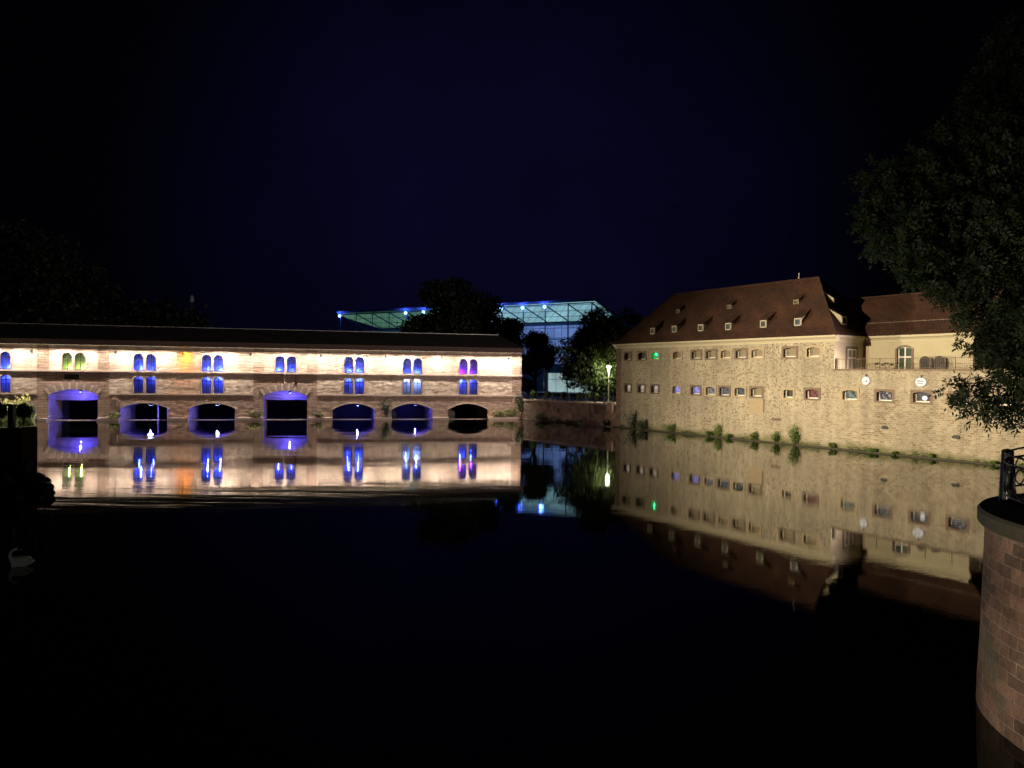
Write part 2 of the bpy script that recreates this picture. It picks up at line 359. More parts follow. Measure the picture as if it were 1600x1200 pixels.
# ------------------------------------------------------------------ mesh helpers
class MB:
    def __init__(s): s.v, s.f, s.mi = [], [], []
    def add(s, verts, faces, mi=0):
        o = len(s.v); s.v += [tuple(p) for p in verts]
        for f in faces: s.f.append(tuple(i + o for i in f)); s.mi.append(mi)
        return s
    def box(s, x0, x1, y0, y1, z0, z1, mi=0):
        v = [(x0, y0, z0), (x1, y0, z0), (x1, y1, z0), (x0, y1, z0), (x0, y0, z1), (x1, y0, z1), (x1, y1, z1), (x0, y1, z1)]
        return s.add(v, [(0, 3, 2, 1), (4, 5, 6, 7), (0, 1, 5, 4), (1, 2, 6, 5), (2, 3, 7, 6), (3, 0, 4, 7)], mi)
    def bar(s, a, b, r, n=6, r2=None, cap=True, mi=0):
        a, b = Vector(a), Vector(b); d = (b - a)
        if d.length < 1e-6: return s
        d.normalize(); r2 = r if r2 is None else r2
        x = d.orthogonal().normalized(); y = d.cross(x)
        vs = []
        for p, rr in ((a, r), (b, r2)):
            for i in range(n):
                t = 2 * math.pi * (i + .5) / n
                vs.append(p + (x * math.cos(t) + y * math.sin(t)) * rr)
        fs = [(i, (i + 1) % n, n + (i + 1) % n, n + i) for i in range(n)]
        if cap: fs += [tuple(range(n - 1, -1, -1)), tuple(range(n, 2 * n))]
        return s.add(vs, fs, mi)
    def tube(s, pts, rs, n=7, mi=0):
        for i in range(len(pts) - 1): s.bar(pts[i], pts[i + 1], rs[i], n, rs[i + 1], True, mi)
        return s
    def lathe(s, prof, n=24, c=(0, 0), mi=0, cap=True):
        vs = []
        for r, z in prof:
            for i in range(n):
                t = 2 * math.pi * i / n; vs.append((c[0] + r * math.cos(t), c[1] + r * math.sin(t), z))
        fs = []
        for j in range(len(prof) - 1):
            for i in range(n): fs.append((j * n + i, j * n + (i + 1) % n, (j + 1) * n + (i + 1) % n, (j + 1) * n + i))
        if cap: fs += [tuple(range(n - 1, -1, -1)), tuple((len(prof) - 1) * n + i for i in range(n))]
        return s.add(vs, fs, mi)
    def prism(s, prof, x0, x1, mi=0):
        """profile in (y, z), extruded along x"""
        k = len(prof)
        vs = [(x0, y, z) for y, z in prof] + [(x1, y, z) for y, z in prof]
        fs = [(i, (i + 1) % k, k + (i + 1) % k, k + i) for i in range(k)] + [tuple(range(k - 1, -1, -1)), tuple(range(k, 2 * k))]
        return s.add(vs, fs, mi)
    def ball(s, c, r, n=8, m=6, sq=(1, 1, 1), mi=0):
        vs = [(c[0], c[1], c[2] - r * sq[2])]
        for j in range(1, m):
            ph = math.pi * j / m
            for i in range(n):
                t = 2 * math.pi * i / n
                vs.append((c[0] + r * sq[0] * math.sin(ph) * math.cos(t), c[1] + r * sq[1] * math.sin(ph) * math.sin(t), c[2] - r * sq[2] * math.cos(ph)))
        vs.append((c[0], c[1], c[2] + r * sq[2]))
        fs = [(0, 1 + (i + 1) % n, 1 + i) for i in range(n)]
        for j in range(m - 2):
            for i in range(n): fs.append((1 + j * n + i, 1 + j * n + (i + 1) % n, 1 + (j + 1) * n + (i + 1) % n, 1 + (j + 1) * n + i))
        L = len(vs) - 1
        fs += [(1 + (m - 2) * n + i, 1 + (m - 2) * n + (i + 1) % n, L) for i in range(n)]
        return s.add(vs, fs, mi)
    def mesh(s, name, mats, smooth=False):
        me = bpy.data.meshes.new(name)
        me.from_pydata(s.v, [], s.f)
        for m in (mats if isinstance(mats, (list, tuple)) else [mats]): me.materials.append(m)
        if any(s.mi): me.polygons.foreach_set("material_index", s.mi)
        if smooth: me.polygons.foreach_set("use_smooth", [True] * len(me.polygons))
        me.update()
        return me
    def build(s, name, mats, parent=None, smooth=False):
        return link(name, s.mesh(name, mats, smooth), parent)

def link(name, me, parent=None):
    o = bpy.data.objects.new(name, me); COL.objects.link(o)
    if parent: o.parent = parent
    return o

def tag(o, label, cat, group=None):
    o["label"] = label; o["category"] = cat
    if group: o["group"] = group
    return o

def thing(name, label, cat, loc=(0, 0, 0), rz=0.0, group=None):
    o = bpy.data.objects.new(name, None); COL.objects.link(o)
    o.location = loc; o.rotation_euler = (0, 0, rz); o.empty_display_size = 0.5
    return tag(o, label, cat, group)

def structure(o, kind="structure"):
    o["kind"] = kind
    return o

# ---- openings and facades in a local frame: x along the wall, y inward, z up, outer face at y = 0
class Op:
    def __init__(s, sc, hw, zb, zs, rise, round_=True): s.sc, s.hw, s.zb, s.zs, s.rise, s.round = sc, hw, zb, zs, rise, round_
    def top(s, x):
        q = max(0.0, min(1.0, abs(x - s.sc) / s.hw))
        return s.zs + s.rise * (math.sqrt(max(0, 1 - q * q)) if s.round else (1 - q * q))
    def prof(s, n=12):
        return [(s.sc - s.hw * math.cos(math.pi * i / n), s.top(s.sc - s.hw * math.cos(math.pi * i / n))) for i in range(n + 1)]

def facade(mb, s0, s1, z0, z1, ops, y0=0.0, cell=0.3, disp=None, mi=0):
    br = {round(s0, 4), round(s1, 4)}
    k = max(1, int(round((s1 - s0) / cell)))
    for i in range(k + 1): br.add(round(s0 + (s1 - s0) * i / k, 4))
    for o in ops:
        for x, z in o.prof(10): br.add(round(x, 4))
    br = sorted(x for x in br if s0 - 1e-6 <= x <= s1 + 1e-6)
    cl = [br[0]]
    crit = {round(o.sc - o.hw, 4) for o in ops} | {round(o.sc + o.hw, 4) for o in ops} | {round(s1, 4)}
    for x in br[1:]:
        if x - cl[-1] > 0.02: cl.append(x)
        elif x in crit: cl[-1] = x
    vid = {}
    def vert(x, z):
        key = (round(x, 3), round(z, 3))
        if key not in vid:
            d = 0.0
            if disp:
                w = 1.0
                for o in ops:
                    dx = max(0, abs(x - o.sc) - o.hw); dz = max(0, o.zb - z, z - o.zs - o.rise)
                    w = min(w, max(0, (max(dx, dz) - 0.1) / 0.35))
                w = min(w, (x - s0) / 0.2, (s1 - x) / 0.2); w = max(0, w)
                d = disp(x, z) * w
            vid[key] = len(mb.v); mb.v.append((x, y0 - d, z))
        return vid[key]
    for a, b in zip(cl[:-1], cl[1:]):
        m = (a + b) / 2
        iv = []; la = lb = z0
        for o in sorted((o for o in ops if abs(m - o.sc) < o.hw), key=lambda o: o.zb):
            if o.zb > z0 + 1e-4: iv.append((la, lb, o.zb, o.zb))
            la, lb = o.top(a), o.top(b)
        iv.append((la, lb, z1, z1))
        for la, lb, ha, hb in iv:
            n = max(1, int(math.ceil(((ha - la) + (hb - lb)) / 2 / cell)))
            for i in range(n):
                q0, q1 = i / n, (i + 1) / n
                mb.f.append((vert(a, la + (ha - la) * q0), vert(b, lb + (hb - lb) * q0), vert(b, lb + (hb - lb) * q1), vert(a, la + (ha - la) * q1)))
                mb.mi.append(mi)

def reveal(mb, o, y0, y1, bottom=True, mi=0):
    p = [(o.sc - o.hw, o.zb)] + o.prof(12) + [(o.sc + o.hw, o.zb)]
    vs = [(x, y0, z) for x, z in p] + [(x, y1, z) for x, z in p]
    k = len(p)
    fs = [(i, i + 1, k + i + 1, k + i) for i in range(k - 1)]
    if bottom: fs.append((k - 1, 0, k, 2 * k - 1))
    mb.add(vs, fs, mi)

def ring(mb, o, thick, y0, y1, sides=True, bottom=0.0, mi=0, n=12):
    """frame round an opening: jambs and arched head"""
    base = ([(o.sc - o.hw, o.zb)] if sides else []) + o.prof(n) + ([(o.sc + o.hw, o.zb)] if sides else [])
    o2 = Op(o.sc, o.hw + thick, o.zb - bottom, o.zs, o.rise + thick, o.round)
    ou = ([(o2.sc - o2.hw, o.zb)] if sides else []) + o2.prof(n) + ([(o2.sc + o2.hw, o.zb)] if sides else [])
    k = len(base)
    vs = [(x, y0, z) for x, z in base] + [(x, y0, z) for x, z in ou] + [(x, y1, z) for x, z in base] + [(x, y1, z) for x, z in ou]
    fs = []
    for i in range(k - 1):
        fs += [(i, k + i, k + i + 1, i + 1), (k + i, 3 * k + i, 3 * k + i + 1, k + i + 1), (i, i + 1, 2 * k + i + 1, 2 * k + i), (2 * k + i, 2 * k + i + 1, 3 * k + i + 1, 3 * k + i)]
    fs += [(0, 2 * k, 3 * k, k), (k - 1, 2 * k - 1, 4 * k - 1, 3 * k - 1)]
    mb.add(vs, fs, mi)
    if bottom > 0: mb.box(o.sc - o.hw - thick, o.sc + o.hw + thick, y0, y1, o.zb - bottom, o.zb, mi)

def panel(mb, o, y, mi=0):
    p = [(o.sc + o.hw, o.zb), (o.sc - o.hw, o.zb)] + o.prof(12)
    mb.add([(x, y, z) for x, z in p], [tuple(range(len(p) - 1, -1, -1))], mi)

# ---- foliage
def leaves(name, mat, pts, size, parent=None, rng=None, aspect=0.6, droop=0.0):
    """a small folded leaf at every point"""
    rng = rng or np.random.default_rng(1)
    n = len(pts)
    a = rng.normal(size=(n, 3)); a[:, 2] -= droop; a /= np.linalg.norm(a, axis=1)[:, None]
    b = rng.normal(size=(n, 3)); b -= (b * a).sum(1)[:, None] * a; b /= np.linalg.norm(b, axis=1)[:, None]
    L = (size * rng.uniform(0.6, 1.4, n))[:, None]
    p = np.asarray(pts)
    v = np.empty((n, 4, 3)); c = np.cross(a, b)
    v[:, 0] = p - a * L * .5; v[:, 1] = p + b * L * aspect * .5 + c * L * 0.08; v[:, 2] = p + a * L * .5; v[:, 3] = p - b * L * aspect * .5 + c * L * 0.08
    me = bpy.data.meshes.new(name)
    f = np.arange(n * 4).reshape(n, 4)
    me.from_pydata(v.reshape(-1, 3).tolist(), [], f.tolist()); me.materials.append(mat); me.update()
    return link(name, me, parent)

def blob_points(blobs, per, rng, clump=0.28, k=14, shell=0.75):
    out = []
    for (x, y, z, r) in blobs:
        nc = max(3, int(per * r * r))
        d = rng.normal(size=(nc, 3)); d /= np.linalg.norm(d, axis=1)[:, None]
        rad = r * np.where(rng.random(nc) < shell, rng.uniform(0.72, 1.06, nc), rng.uniform(0.1, 0.8, nc))
        c = np.array([x, y, z]) + d * rad[:, None] * np.array([1, 1, 0.9])
        pts = (c[:, None, :] + rng.normal(size=(nc, k, 3)) * clump * np.array([1, 1, 0.7])).reshape(-1, 3)
        out.append(pts)
    return np.concatenate(out)

def make_tree(name, label, x, y, ground, height, width, seed, mat, leafsize=0.42, density=9, group=None, lift=0.28, blobs=None):
    rng = np.random.default_rng(seed)
    t = thing(name, label, "tree", (x, y, ground), 0, group)
    h, w = height, width
    tr = MB()
    top = Vector((rng.uniform(-.3, .3), rng.uniform(-.3, .3), h * 0.62))
    tr.tube([(0, 0, -0.3), (0.05, 0, h * .18), top * .6, top], [w * .035 + .08, w * .028 + .06, w * .02 + .05, .05], 8)
    if blobs is None:
        blobs = []
        for i in range(15):
            an = rng.uniform(0, 2 * math.pi); zz = rng.uniform(lift + 0.12, 0.88)
            env = math.sin(math.pi * min(1, max(0.05, (zz - lift + .12) / (1.16 - lift)))) ** 0.6
            rr = w / 2 * env * rng.uniform(0.35, 0.78)
            blobs.append((rr * math.cos(an), rr * math.sin(an), zz * h, w * rng.uniform(0.13, 0.21)))
        blobs.append((0, 0, h * 0.86, w * .19)); blobs.append((0, 0, h * 0.6, w * .26))
    for (bx, by, bz, br) in blobs:
        s = Vector((0.03, 0, min(h * .55, bz * 0.55)))
        e = Vector((bx, by, bz)); m = (s + e) / 2 + Vector((0, 0, -0.04 * h))
        tr.tube([s, m, e], [w * .014 + .03, w * .008 + .02, .02], 5)
    tr.build("trunk", M['bark'], t)
    pts = blob_points(blobs, density, rng, clump=leafsize * .9, k=14)
    leaves("crown", mat, pts, leafsize, t, rng)
    return t

def make_shrub(name, label, loc, h, w, mat, seed, leafsize=0.12, n=700, group=None, tall=False, d=None):
    rng = np.random.default_rng(seed)
    d = d or w
    t = thing(name, label, "plant", loc, 0, group)
    st = MB(); tips = []
    for i in range(9):
        an = rng.uniform(0, 6.28); q = rng.uniform(.25, .95)
        e = Vector((math.cos(an) * w / 2 * q, math.sin(an) * d / 2 * q, h * rng.uniform(0.55, 1.0) * (1.0 if tall else (1 - .45 * q * q))))
        st.bar((e.x * .15, e.y * .15, -0.12), e, 0.012 + h * .006, 5, 0.006); tips.append(e)
    st.build("stem", M['bark'], t)
    pts = []
    for i in range(n):
        e = tips[rng.integers(len(tips))]; q = rng.uniform(0.3, 1.05)
        pts.append(np.array(e) * q + rng.normal(size=3) * np.array([w * .11, d * .11, h * .09]))
    pts = np.array(pts); pts[:, 2] = np.abs(pts[:, 2])
    leaves("foliage", mat, pts, leafsize, t, rng)
    return t

# ------------------------------------------------------------------ setting: water and ground
def water_mat():
    m, n, l, b = new_mat("river_water")
    b.inputs["Base Color"].default_value = (0.0012, 0.0018, 0.0016, 1)
    b.inputs["Roughness"].default_value = 0.015
    b.inputs["IOR"].default_value = 1.333
    tc = n.new("ShaderNodeTexCoord")
    # fine ripple, longer swell, and bands of rougher water where the current leaves the arches
    mp = n.new("ShaderNodeMapping"); mp.inputs["Scale"].default_value = (0.9, 1.6, 1); mp.inputs["Rotation"].default_value = (0, 0, 0.25)
    l.new(tc.outputs["Object"], mp.inputs["Vector"])
    a = n.new("ShaderNodeTexNoise"); a.inputs["Scale"].default_value = 6.0; a.inputs["Detail"].default_value = 2; a.inputs["Roughness"].default_value = 0.5
    l.new(mp.outputs[0], a.inputs["Vector"])
    mp2 = n.new("ShaderNodeMapping"); mp2.inputs["Scale"].default_value = (0.05, 0.16, 1); mp2.inputs["Rotation"].default_value = (0, 0, 0.2)
    l.new(tc.outputs["Object"], mp2.inputs["Vector"])
    c = n.new("ShaderNodeTexNoise"); c.inputs["Scale"].default_value = 1.0; c.inputs["Detail"].default_value = 5
    l.new(mp2.outputs[0], c.inputs["Vector"])
    cr = n.new("ShaderNodeMapRange"); cr.inputs["From Min"].default_value = 0.42; cr.inputs["From Max"].default_value = 0.68
    cr.inputs["To Min"].default_value = 0.0003; cr.inputs["To Max"].default_value = 0.0012
    l.new(c.outputs[0], cr.inputs["Value"])
    b1 = n.new("ShaderNodeBump"); b1.inputs["Strength"].default_value = 1.0
    l.new(cr.outputs[0], b1.inputs["Distance"]); l.new(a.outputs[0], b1.inputs["Height"])
    d = n.new("ShaderNodeTexNoise"); d.inputs["Scale"].default_value = 0.35; d.inputs["Detail"].default_value = 2
    l.new(mp.outputs[0], d.inputs["Vector"])
    b2 = n.new("ShaderNodeBump"); b2.inputs["Strength"].default_value = 1.0; b2.inputs["Distance"].default_value = 0.0025
    l.new(d.outputs[0], b2.inputs["Height"]); l.new(b1.outputs[0], b2.inputs["Normal"])
    # long wavelets across the stream, only where the current runs
    mp3 = n.new("ShaderNodeMapping"); mp3.inputs["Scale"].default_value = (0.075, 0.36, 1); mp3.inputs["Rotation"].default_value = (0, 0, 0.12)
    l.new(tc.outputs["Object"], mp3.inputs["Vector"])
    e3 = n.new("ShaderNodeTexNoise"); e3.inputs["Scale"].default_value = 1.0; e3.inputs["Detail"].default_value = 3; e3.inputs["Roughness"].default_value = 0.55
    l.new(mp3.outputs[0], e3.inputs["Vector"])
    spw = n.new("ShaderNodeSeparateXYZ"); l.new(tc.outputs["Object"], spw.inputs[0])
    fx = n.new("ShaderNodeMapRange"); fx.inputs["From Min"].default_value = -12.0; fx.inputs["From Max"].default_value = 8.0; fx.inputs["To Min"].default_value = 1.0; fx.inputs["To Max"].default_value = 0.08
    l.new(spw.outputs[0], fx.inputs["Value"])
    cr3 = n.new("ShaderNodeMapRange"); cr3.inputs["From Min"].default_value = 0.38; cr3.inputs["From Max"].default_value = 0.62; cr3.inputs["To Min"].default_value = 0.004; cr3.inputs["To Max"].default_value = 0.036
    l.new(c.outputs[0], cr3.inputs["Value"])
    m3 = n.new("ShaderNodeMath"); m3.operation = 'MULTIPLY'; l.new(fx.outputs[0], m3.inputs[0]); l.new(cr3.outputs[0], m3.inputs[1])
    b3 = n.new("ShaderNodeBump"); b3.inputs["Strength"].default_value = 1.0
    l.new(m3.outputs[0], b3.inputs["Distance"]); l.new(e3.outputs[0], b3.inputs["Height"]); l.new(b2.outputs[0], b3.inputs["Normal"])
    b2 = b3
    l.new(b2.outputs[0], b.inputs["Normal"])
    return m
structure(MB().add([(-1500, -300, 0), (1500, -300, 0), (1500, 1500, 0), (-1500, 1500, 0)], [(0, 1, 2, 3)]).build("water", water_mat()))

gp = [(1.9, 120.9), (14.9, 104.9), (48.3, 50.4), (120, -60), (1200, -60), (1200, 1400), (-1200, 1400), (-1200, 182), (-45, 172), (-14, 150), (-3, 134)]
def slab(pts, z0, z1):
    k = len(pts); mb = MB()
    mb.add([(x, y, z0) for x, y in pts] + [(x, y, z1) for x, y in pts], [(i, (i + 1) % k, k + (i + 1) % k, k + i) for i in range(k)] + [tuple(range(k, 2 * k))])
    return mb
structure(slab(gp, -1.0, 3.15).build("ground", M['paving']))
structure(slab([(-77, 101), (-66, 98), (-64, 89), (-70, 84), (-90, 60), (-160, 45), (-1200, 40), (-1200, 120), (-90, 120)], -1.0, 0.9).build("bank", M['earth']))

# ------------------------------------------------------------------ the barrage
RB = math.atan2(0.24350009, 0.96990087)
bar = thing("barrage_building", "long sandstone covered bridge over the river with blue lit arched windows and arches", "building", (-32.96683635, 111.88241465, 0), RB)
S0, S1 = -46.5, 35.5
PAIRS = [-45.9, -36.95, -27.88, -18.93, -10.04, -0.02, 9.76, 18.41, 27.04]
PAVS = [-27.88, -0.02]
upper, lower, arches = [], [], []
for c in PAIRS:
    for sx in (-0.8, 0.8):
        if c + sx - 0.6 < S0: continue
        upper.append(Op(c + sx, 0.62, 6.95, 8.66, 0.62))
        if c not in PAVS: lower.append(Op(c + sx, 0.62, 3.80, 5.58, 0.62))
    if c in PAVS: arches.append(Op(c, 3.05, -0.4, 3.50, 0.75, False))
    elif c > -45: arches.append(Op(c, 3.07, -0.4, 1.5 if c > 5 else 1.66, 0.9 if c > 5 else 0.75, False))
arches[0].sc = -36.95
def rough(amp):
    def d(x, z):
        a = amp * (1.0 if 3.6 < z < 6.8 else (0.8 if z < 3.6 else 0.5))
        p = Vector((x * 0.9, 0, z * 1.35))
        return a * (0.45 * noise.noise(p) + 0.8 * noise.noise(p * 2.3 + Vector((9, 3, 1))) + 0.7 * noise.noise(p * 5.0 + Vector((2, 8, 5))))
    return d
ops_all = upper + lower + arches
wall = MB(); basew = MB()
zones = []
x = S0
for c in PAVS:
    zones.append((x, c - 4.45, False)); zones.append((c - 4.45, c + 4.45, True)); x = c + 4.45
zones.append((x, 34.0, False))
for a, b, isp in zones:
    pav = MB(); ops = [o for o in ops_all if a < o.sc < b]
    if isp: facade(pav, a, b, -0.5, 6.85, [o for o in ops if o.zb < 6], y0=-0.02, cell=0.5); facade(wall, a, b, 6.85, 10.5, [o for o in ops if o.zb > 6], cell=0.25, disp=rough(0.06)); pav.build("pavilion_wall", M['course'], bar)
    else:
        facade(wall, a, b, 3.6, 10.5, [o for o in ops if o.zb > 1], cell=0.17, disp=rough(0.075))
        facade(basew, a, b, -0.5, 3.6, [o for o in ops if o.zb < 1], cell=0.17, disp=rough(0.075))
wall.build("wall", M['ashlar'], bar, smooth=True)
basew.build("base_wall", M['basestone'], bar, smooth=True)
for c in PAVS:
    for sx in (-3.75, 3.75): MB().box(c + sx - .7, c + sx + .7, -0.10, 0.3, 6.9, 10.5).build("pilaster", M['course'], bar)
MB().box(34.0, S1, -0.08, 0.4, -0.5, 10.5).build("corner_quoin", M['course'], bar)
body = MB()
body.box(34.0, S1 - 0.02, 0.4, 12.0, 2.9, 10.5); body.box(S0, 34.0, 11.6, 12.0, 4.6, 10.5); body.box(S0, S0 + .4, 0.05, 11.6, -0.5, 10.5)
body.box(S0 + .4, 34.0, 0.4, 11.6, 10.3, 10.5)
body.build("rear_wall", M['ashlar'], bar)
for o in arches:
    vm = MB(); reveal(vm, o, -0.04, 9.0, bottom=False)
    vm.build("arch_vault", M['reveal'], bar)
# ledges
led = MB()
x = S0
for c in PAVS:
    led.box(x, c - 4.45, -0.13, 0.06, 3.56, 3.76); x = c + 4.45
led.box(x, S1 + .06, -0.13, 0.06, 3.56, 3.76)
led.build("lower_string_course", M['dressed'], bar)
led = MB()
x = S0
for c in PAVS:
    led.box(x, c - 4.45, -0.24, 0.06, 6.70, 6.93); led.box(c - 4.45, c + 4.45, -0.34, 0.06, 6.70, 6.93); x = c + 4.45
led.box(x, S1 + .06, -0.24, 0.06, 6.70, 6.93)
led.build("upper_string_course", M['dressed'], bar)
prev = S0
for o in sorted(arches, key=lambda o: o.sc):
    MB().box(prev, o.sc - o.hw - 0.02, -0.75, 0.1, -0.4, 0.34).build("footing", M['dressed'], bar); prev = o.sc + o.hw + 0.02
    MB().box(o.sc - o.hw, o.sc + o.hw, 0.2, 0.6, -0.3, 0.07).build("sill_beam", M['dressed'], bar)
MB().box(prev, S1, -0.75, 0.1, -0.4, 0.34).build("footing", M['dressed'], bar)
# fans of voussoirs over the two high arches, plain ring over the others
for o in arches:
    vo = MB()
    if o.zs > 3:
        n = 15
        for i in range(n):
            q0, q1 = -1 + 2 * i / n + 0.012, -1 + 2 * (i + 1) / n - 0.012
            p = []
            for q in (q0, q1):
                xx = o.sc + q * o.hw; zz = o.top(xx); an = q * 0.62
                ln = (1.25 if i % 2 else 0.95)
                p.append(((xx, zz + 0.01), (xx + math.sin(an) * ln, min(zz + math.cos(an) * ln, 5.55))))
            (a0, b0), (a1, b1) = p
            pts = [a0, a1, b1, b0]
            vo.add([(x, -0.16, z) for x, z in pts] + [(x, 0.0, z) for x, z in pts], [(0, 1, 2, 3), (0, 4, 5, 1), (1, 5, 6, 2), (2, 6, 7, 3), (3, 7, 4, 0)], i % 2)
        vo.build("voussoirs", [M['dressed'], M['archstone']], bar)
    else:
        ring(vo, o, 0.22, -0.07, 0.05, sides=False)
        vo.build("voussoirs", M['dressed'], bar)
# recessed dark slot over the first high arch and the two pipes over the second
MB().box(-29.0, -27.2, -0.06, 0.1, 5.62, 6.35).build("slot_window", M['darkpane'], bar)
MB().bar((-0.2, -0.1, 5.2), (-0.2, -0.1, 6.7), 0.09).build("drain_pipe", M['dressed'], bar)
MB().box(1.25, 1.6, -0.25, 0.0, 5.25, 5.5).bar((1.42, -0.1, 5.5), (1.42, -0.1, 6.7), 0.04).build("drain_pipe", M['iron'], bar)
for o in arches:
    if o.sc > 5: MB().box(o.sc - o.hw, o.sc + o.hw, 8.7, 8.9, -.3, 2.6).build("arch_backing", M['iron'], bar)  # dark panel added behind the arch, blocks the glow of the water beyond
# gate beams
for c, zb in ((-27.88, 2.7), (-0.02, 2.8)):
    g = MB().box(c - 3.02, c + 3.02, 2.8, 3.3, zb + .25, 4.3); g.box(c - 3.02, c + 3.02, 2.65, 3.35, zb, zb + .22)
    g.build("lock_gate_beam", M['reveal'], bar)
for xx in (-16.6, -17.9): MB().box(xx - .12, xx + .12, 4, 4.3, -0.4, 2.2).build("gate_post", M['reveal'], bar)
MB().box(-22.95, -22.35, -0.3, 0.05, 2.05, 2.9).box(-23.0, -22.3, -0.4, 0.05, 2.9, 3.05).build("control_box", M['dressed'], bar)
# windows: each a dark frame with bars, its stone surround and its pane
def window_meshes(o):
    q = Op(0, o.hw, 0, o.zs - o.zb, o.rise)
    fr = MB(); ring(fr, Op(0, o.hw - .09, 0.08, q.zs, q.rise - .09), 0.09, 0.24, 0.32, True, 0.08)
    fr.box(-.05, .05, 0.24, 0.31, 0.05, q.zs + q.rise - .06); fr.box(-o.hw + .05, o.hw - .05, 0.245, 0.305, q.zs - .10, q.zs + .02)
    for z in (0.42, 0.8, 1.2): fr.box(-o.hw + .05, o.hw - .05, 0.265, 0.285, z - .012, z + .012)
    for xx in (-.27, .27): fr.box(xx - .012, xx + .012, 0.262, 0.288, .05, q.zs)
    su = MB(); ring(su, Op(0, o.hw + .005, 0, q.zs, q.rise + .005), 0.17, -0.11, 0.05); reveal(su, q, -0.03, 0.42)
    pn = MB(); panel(pn, Op(0, o.hw - .06, 0.05, q.zs, q.rise - .06), 0.33)
    return fr.mesh("window", M['mullion']), su.mesh("surround", M['archstone']), pn.mesh("pane", M['glass'])
mu, ml_ = window_meshes(upper[0]), window_meshes(lower[0])
for lst, ms in ((upper, mu), (lower, ml_)):
    for o in lst:
        w = link("window", ms[0], bar); w.location = (o.sc, 0, o.zb)
        link("surround", ms[1], w); link("pane", ms[2], w)
# the gallery rooms behind each pair of windows and their coloured lamps
BLUE = (0.05, 0.085, 1.0)
rng = random.Random(3)
for c in PAIRS:
    for lv, z0, z1 in (("u", 6.9, 9.5), ("l", 3.72, 6.4)):
        if lv == "l" and c in PAVS: continue
        x0, x1, y1 = max(c - 1.75, S0 + .45), c + 1.75, 1.7
        r = MB(); v = [(x0, .43, z0), (x1, .43, z0), (x1, y1, z0), (x0, y1, z0), (x0, .43, z1), (x1, .43, z1), (x1, y1, z1), (x0, y1, z1)]
        r.add(v, [(0, 1, 2, 3), (7, 6, 5, 4), (2, 6, 7, 3), (1, 5, 6, 2), (0, 3, 7, 4)])
        r.build("gallery_room", M['niche'], bar)
        col, e = BLUE, 1050
        if lv == "u" and c == PAVS[0]: col, e = (0.50, 0.72, 0.09), 750
        if lv == "u" and c == 27.04: col, e = (0.20, 0.012, 1.0), 900
        if lv == "l" and c == 18.41: col, e = (0.36, 0.48, 1.0), 2000
        if lv == "l" and c == 27.04: e = 1300
        side = rng.choice((-0.7, 0.55, 0.7))
        if c == 27.04: side = -0.8
        lz = z0 + .3 if lv == "u" else z1 - .32
        for sx in (-.8, .8):
            if c + sx - .6 < S0 + .3: continue
            hot = rng.choice((.35, .6, .8, 1.0)) * (1.5 if sx * side > 0 else 1.0)
            lamp('POINT', "window_lamp", (c + sx + rng.uniform(-.25, .25), 1.38, lz), e * .36 * hot, col, bar, 0.07)
# arch lamps
for o in arches:
    if o.sc > 25: continue
    cr = o.zs + o.rise
    big = {(-18.93): 2.2, (-10.04): 1.5}.get(round(o.sc, 2), 1.0)
    lx = o.sc + 0.6
    lh = MB().lathe([(.10, cr - .04), (.2 * big, cr - .14), (.2 * big, cr - .36)], 10, (lx, 1.1))
    k0 = len(lh.v); lh.add([(lx + .17 * big * math.cos(i * math.pi / 5), 1.1 + .17 * big * math.sin(i * math.pi / 5), cr - .365) for i in range(10)], [tuple(range(9, -1, -1))], 1)
    lh.build("arch_lamp", [M['iron'], M.setdefault('bulb', emit("blue_white_bulb", (0.45, 0.55, 1.0), 80))], bar)
    lamp('POINT', "arch_light", (lx, 1.1, cr - .62), (820 if o.zs > 3 else 760) * (0.55 if o.sc > 5 else 1), (0.085, 0.075, 1.0), bar, 0.04)
# eave, fascia, roof
MB().prism([(-1.38, 10.33), (-1.38, 10.58), (-1.45, 10.60), (-1.45, 11.05), (-1.3, 11.12), (0.6, 11.12), (0.6, 10.46), (-1.28, 10.46), (-1.28, 10.33)], S0, S1 + .05).build("fascia", M['eave'], bar)
rf = MB()
A = [(S0, -1.4, 11.13), (35.6, -1.4, 11.13), (33.1, 6, 13.4), (S0, 6, 13.4), (S0, 13, 11.13), (35.6, 13, 11.13)]
rf.add(A, [(0, 1, 2, 3), (3, 2, 5, 4), (1, 5, 2), (0, 3, 4), (0, 4, 5, 1)])
rf.build("roof", M['darkroof'], bar)
MB().box(S0, 33.1, 5.9, 6.1, 13.38, 13.46).bar((33.05, 6, 13.4), (33.05, 6, 13.75), 0.05).build("ridge_cap", M['galv'], bar)
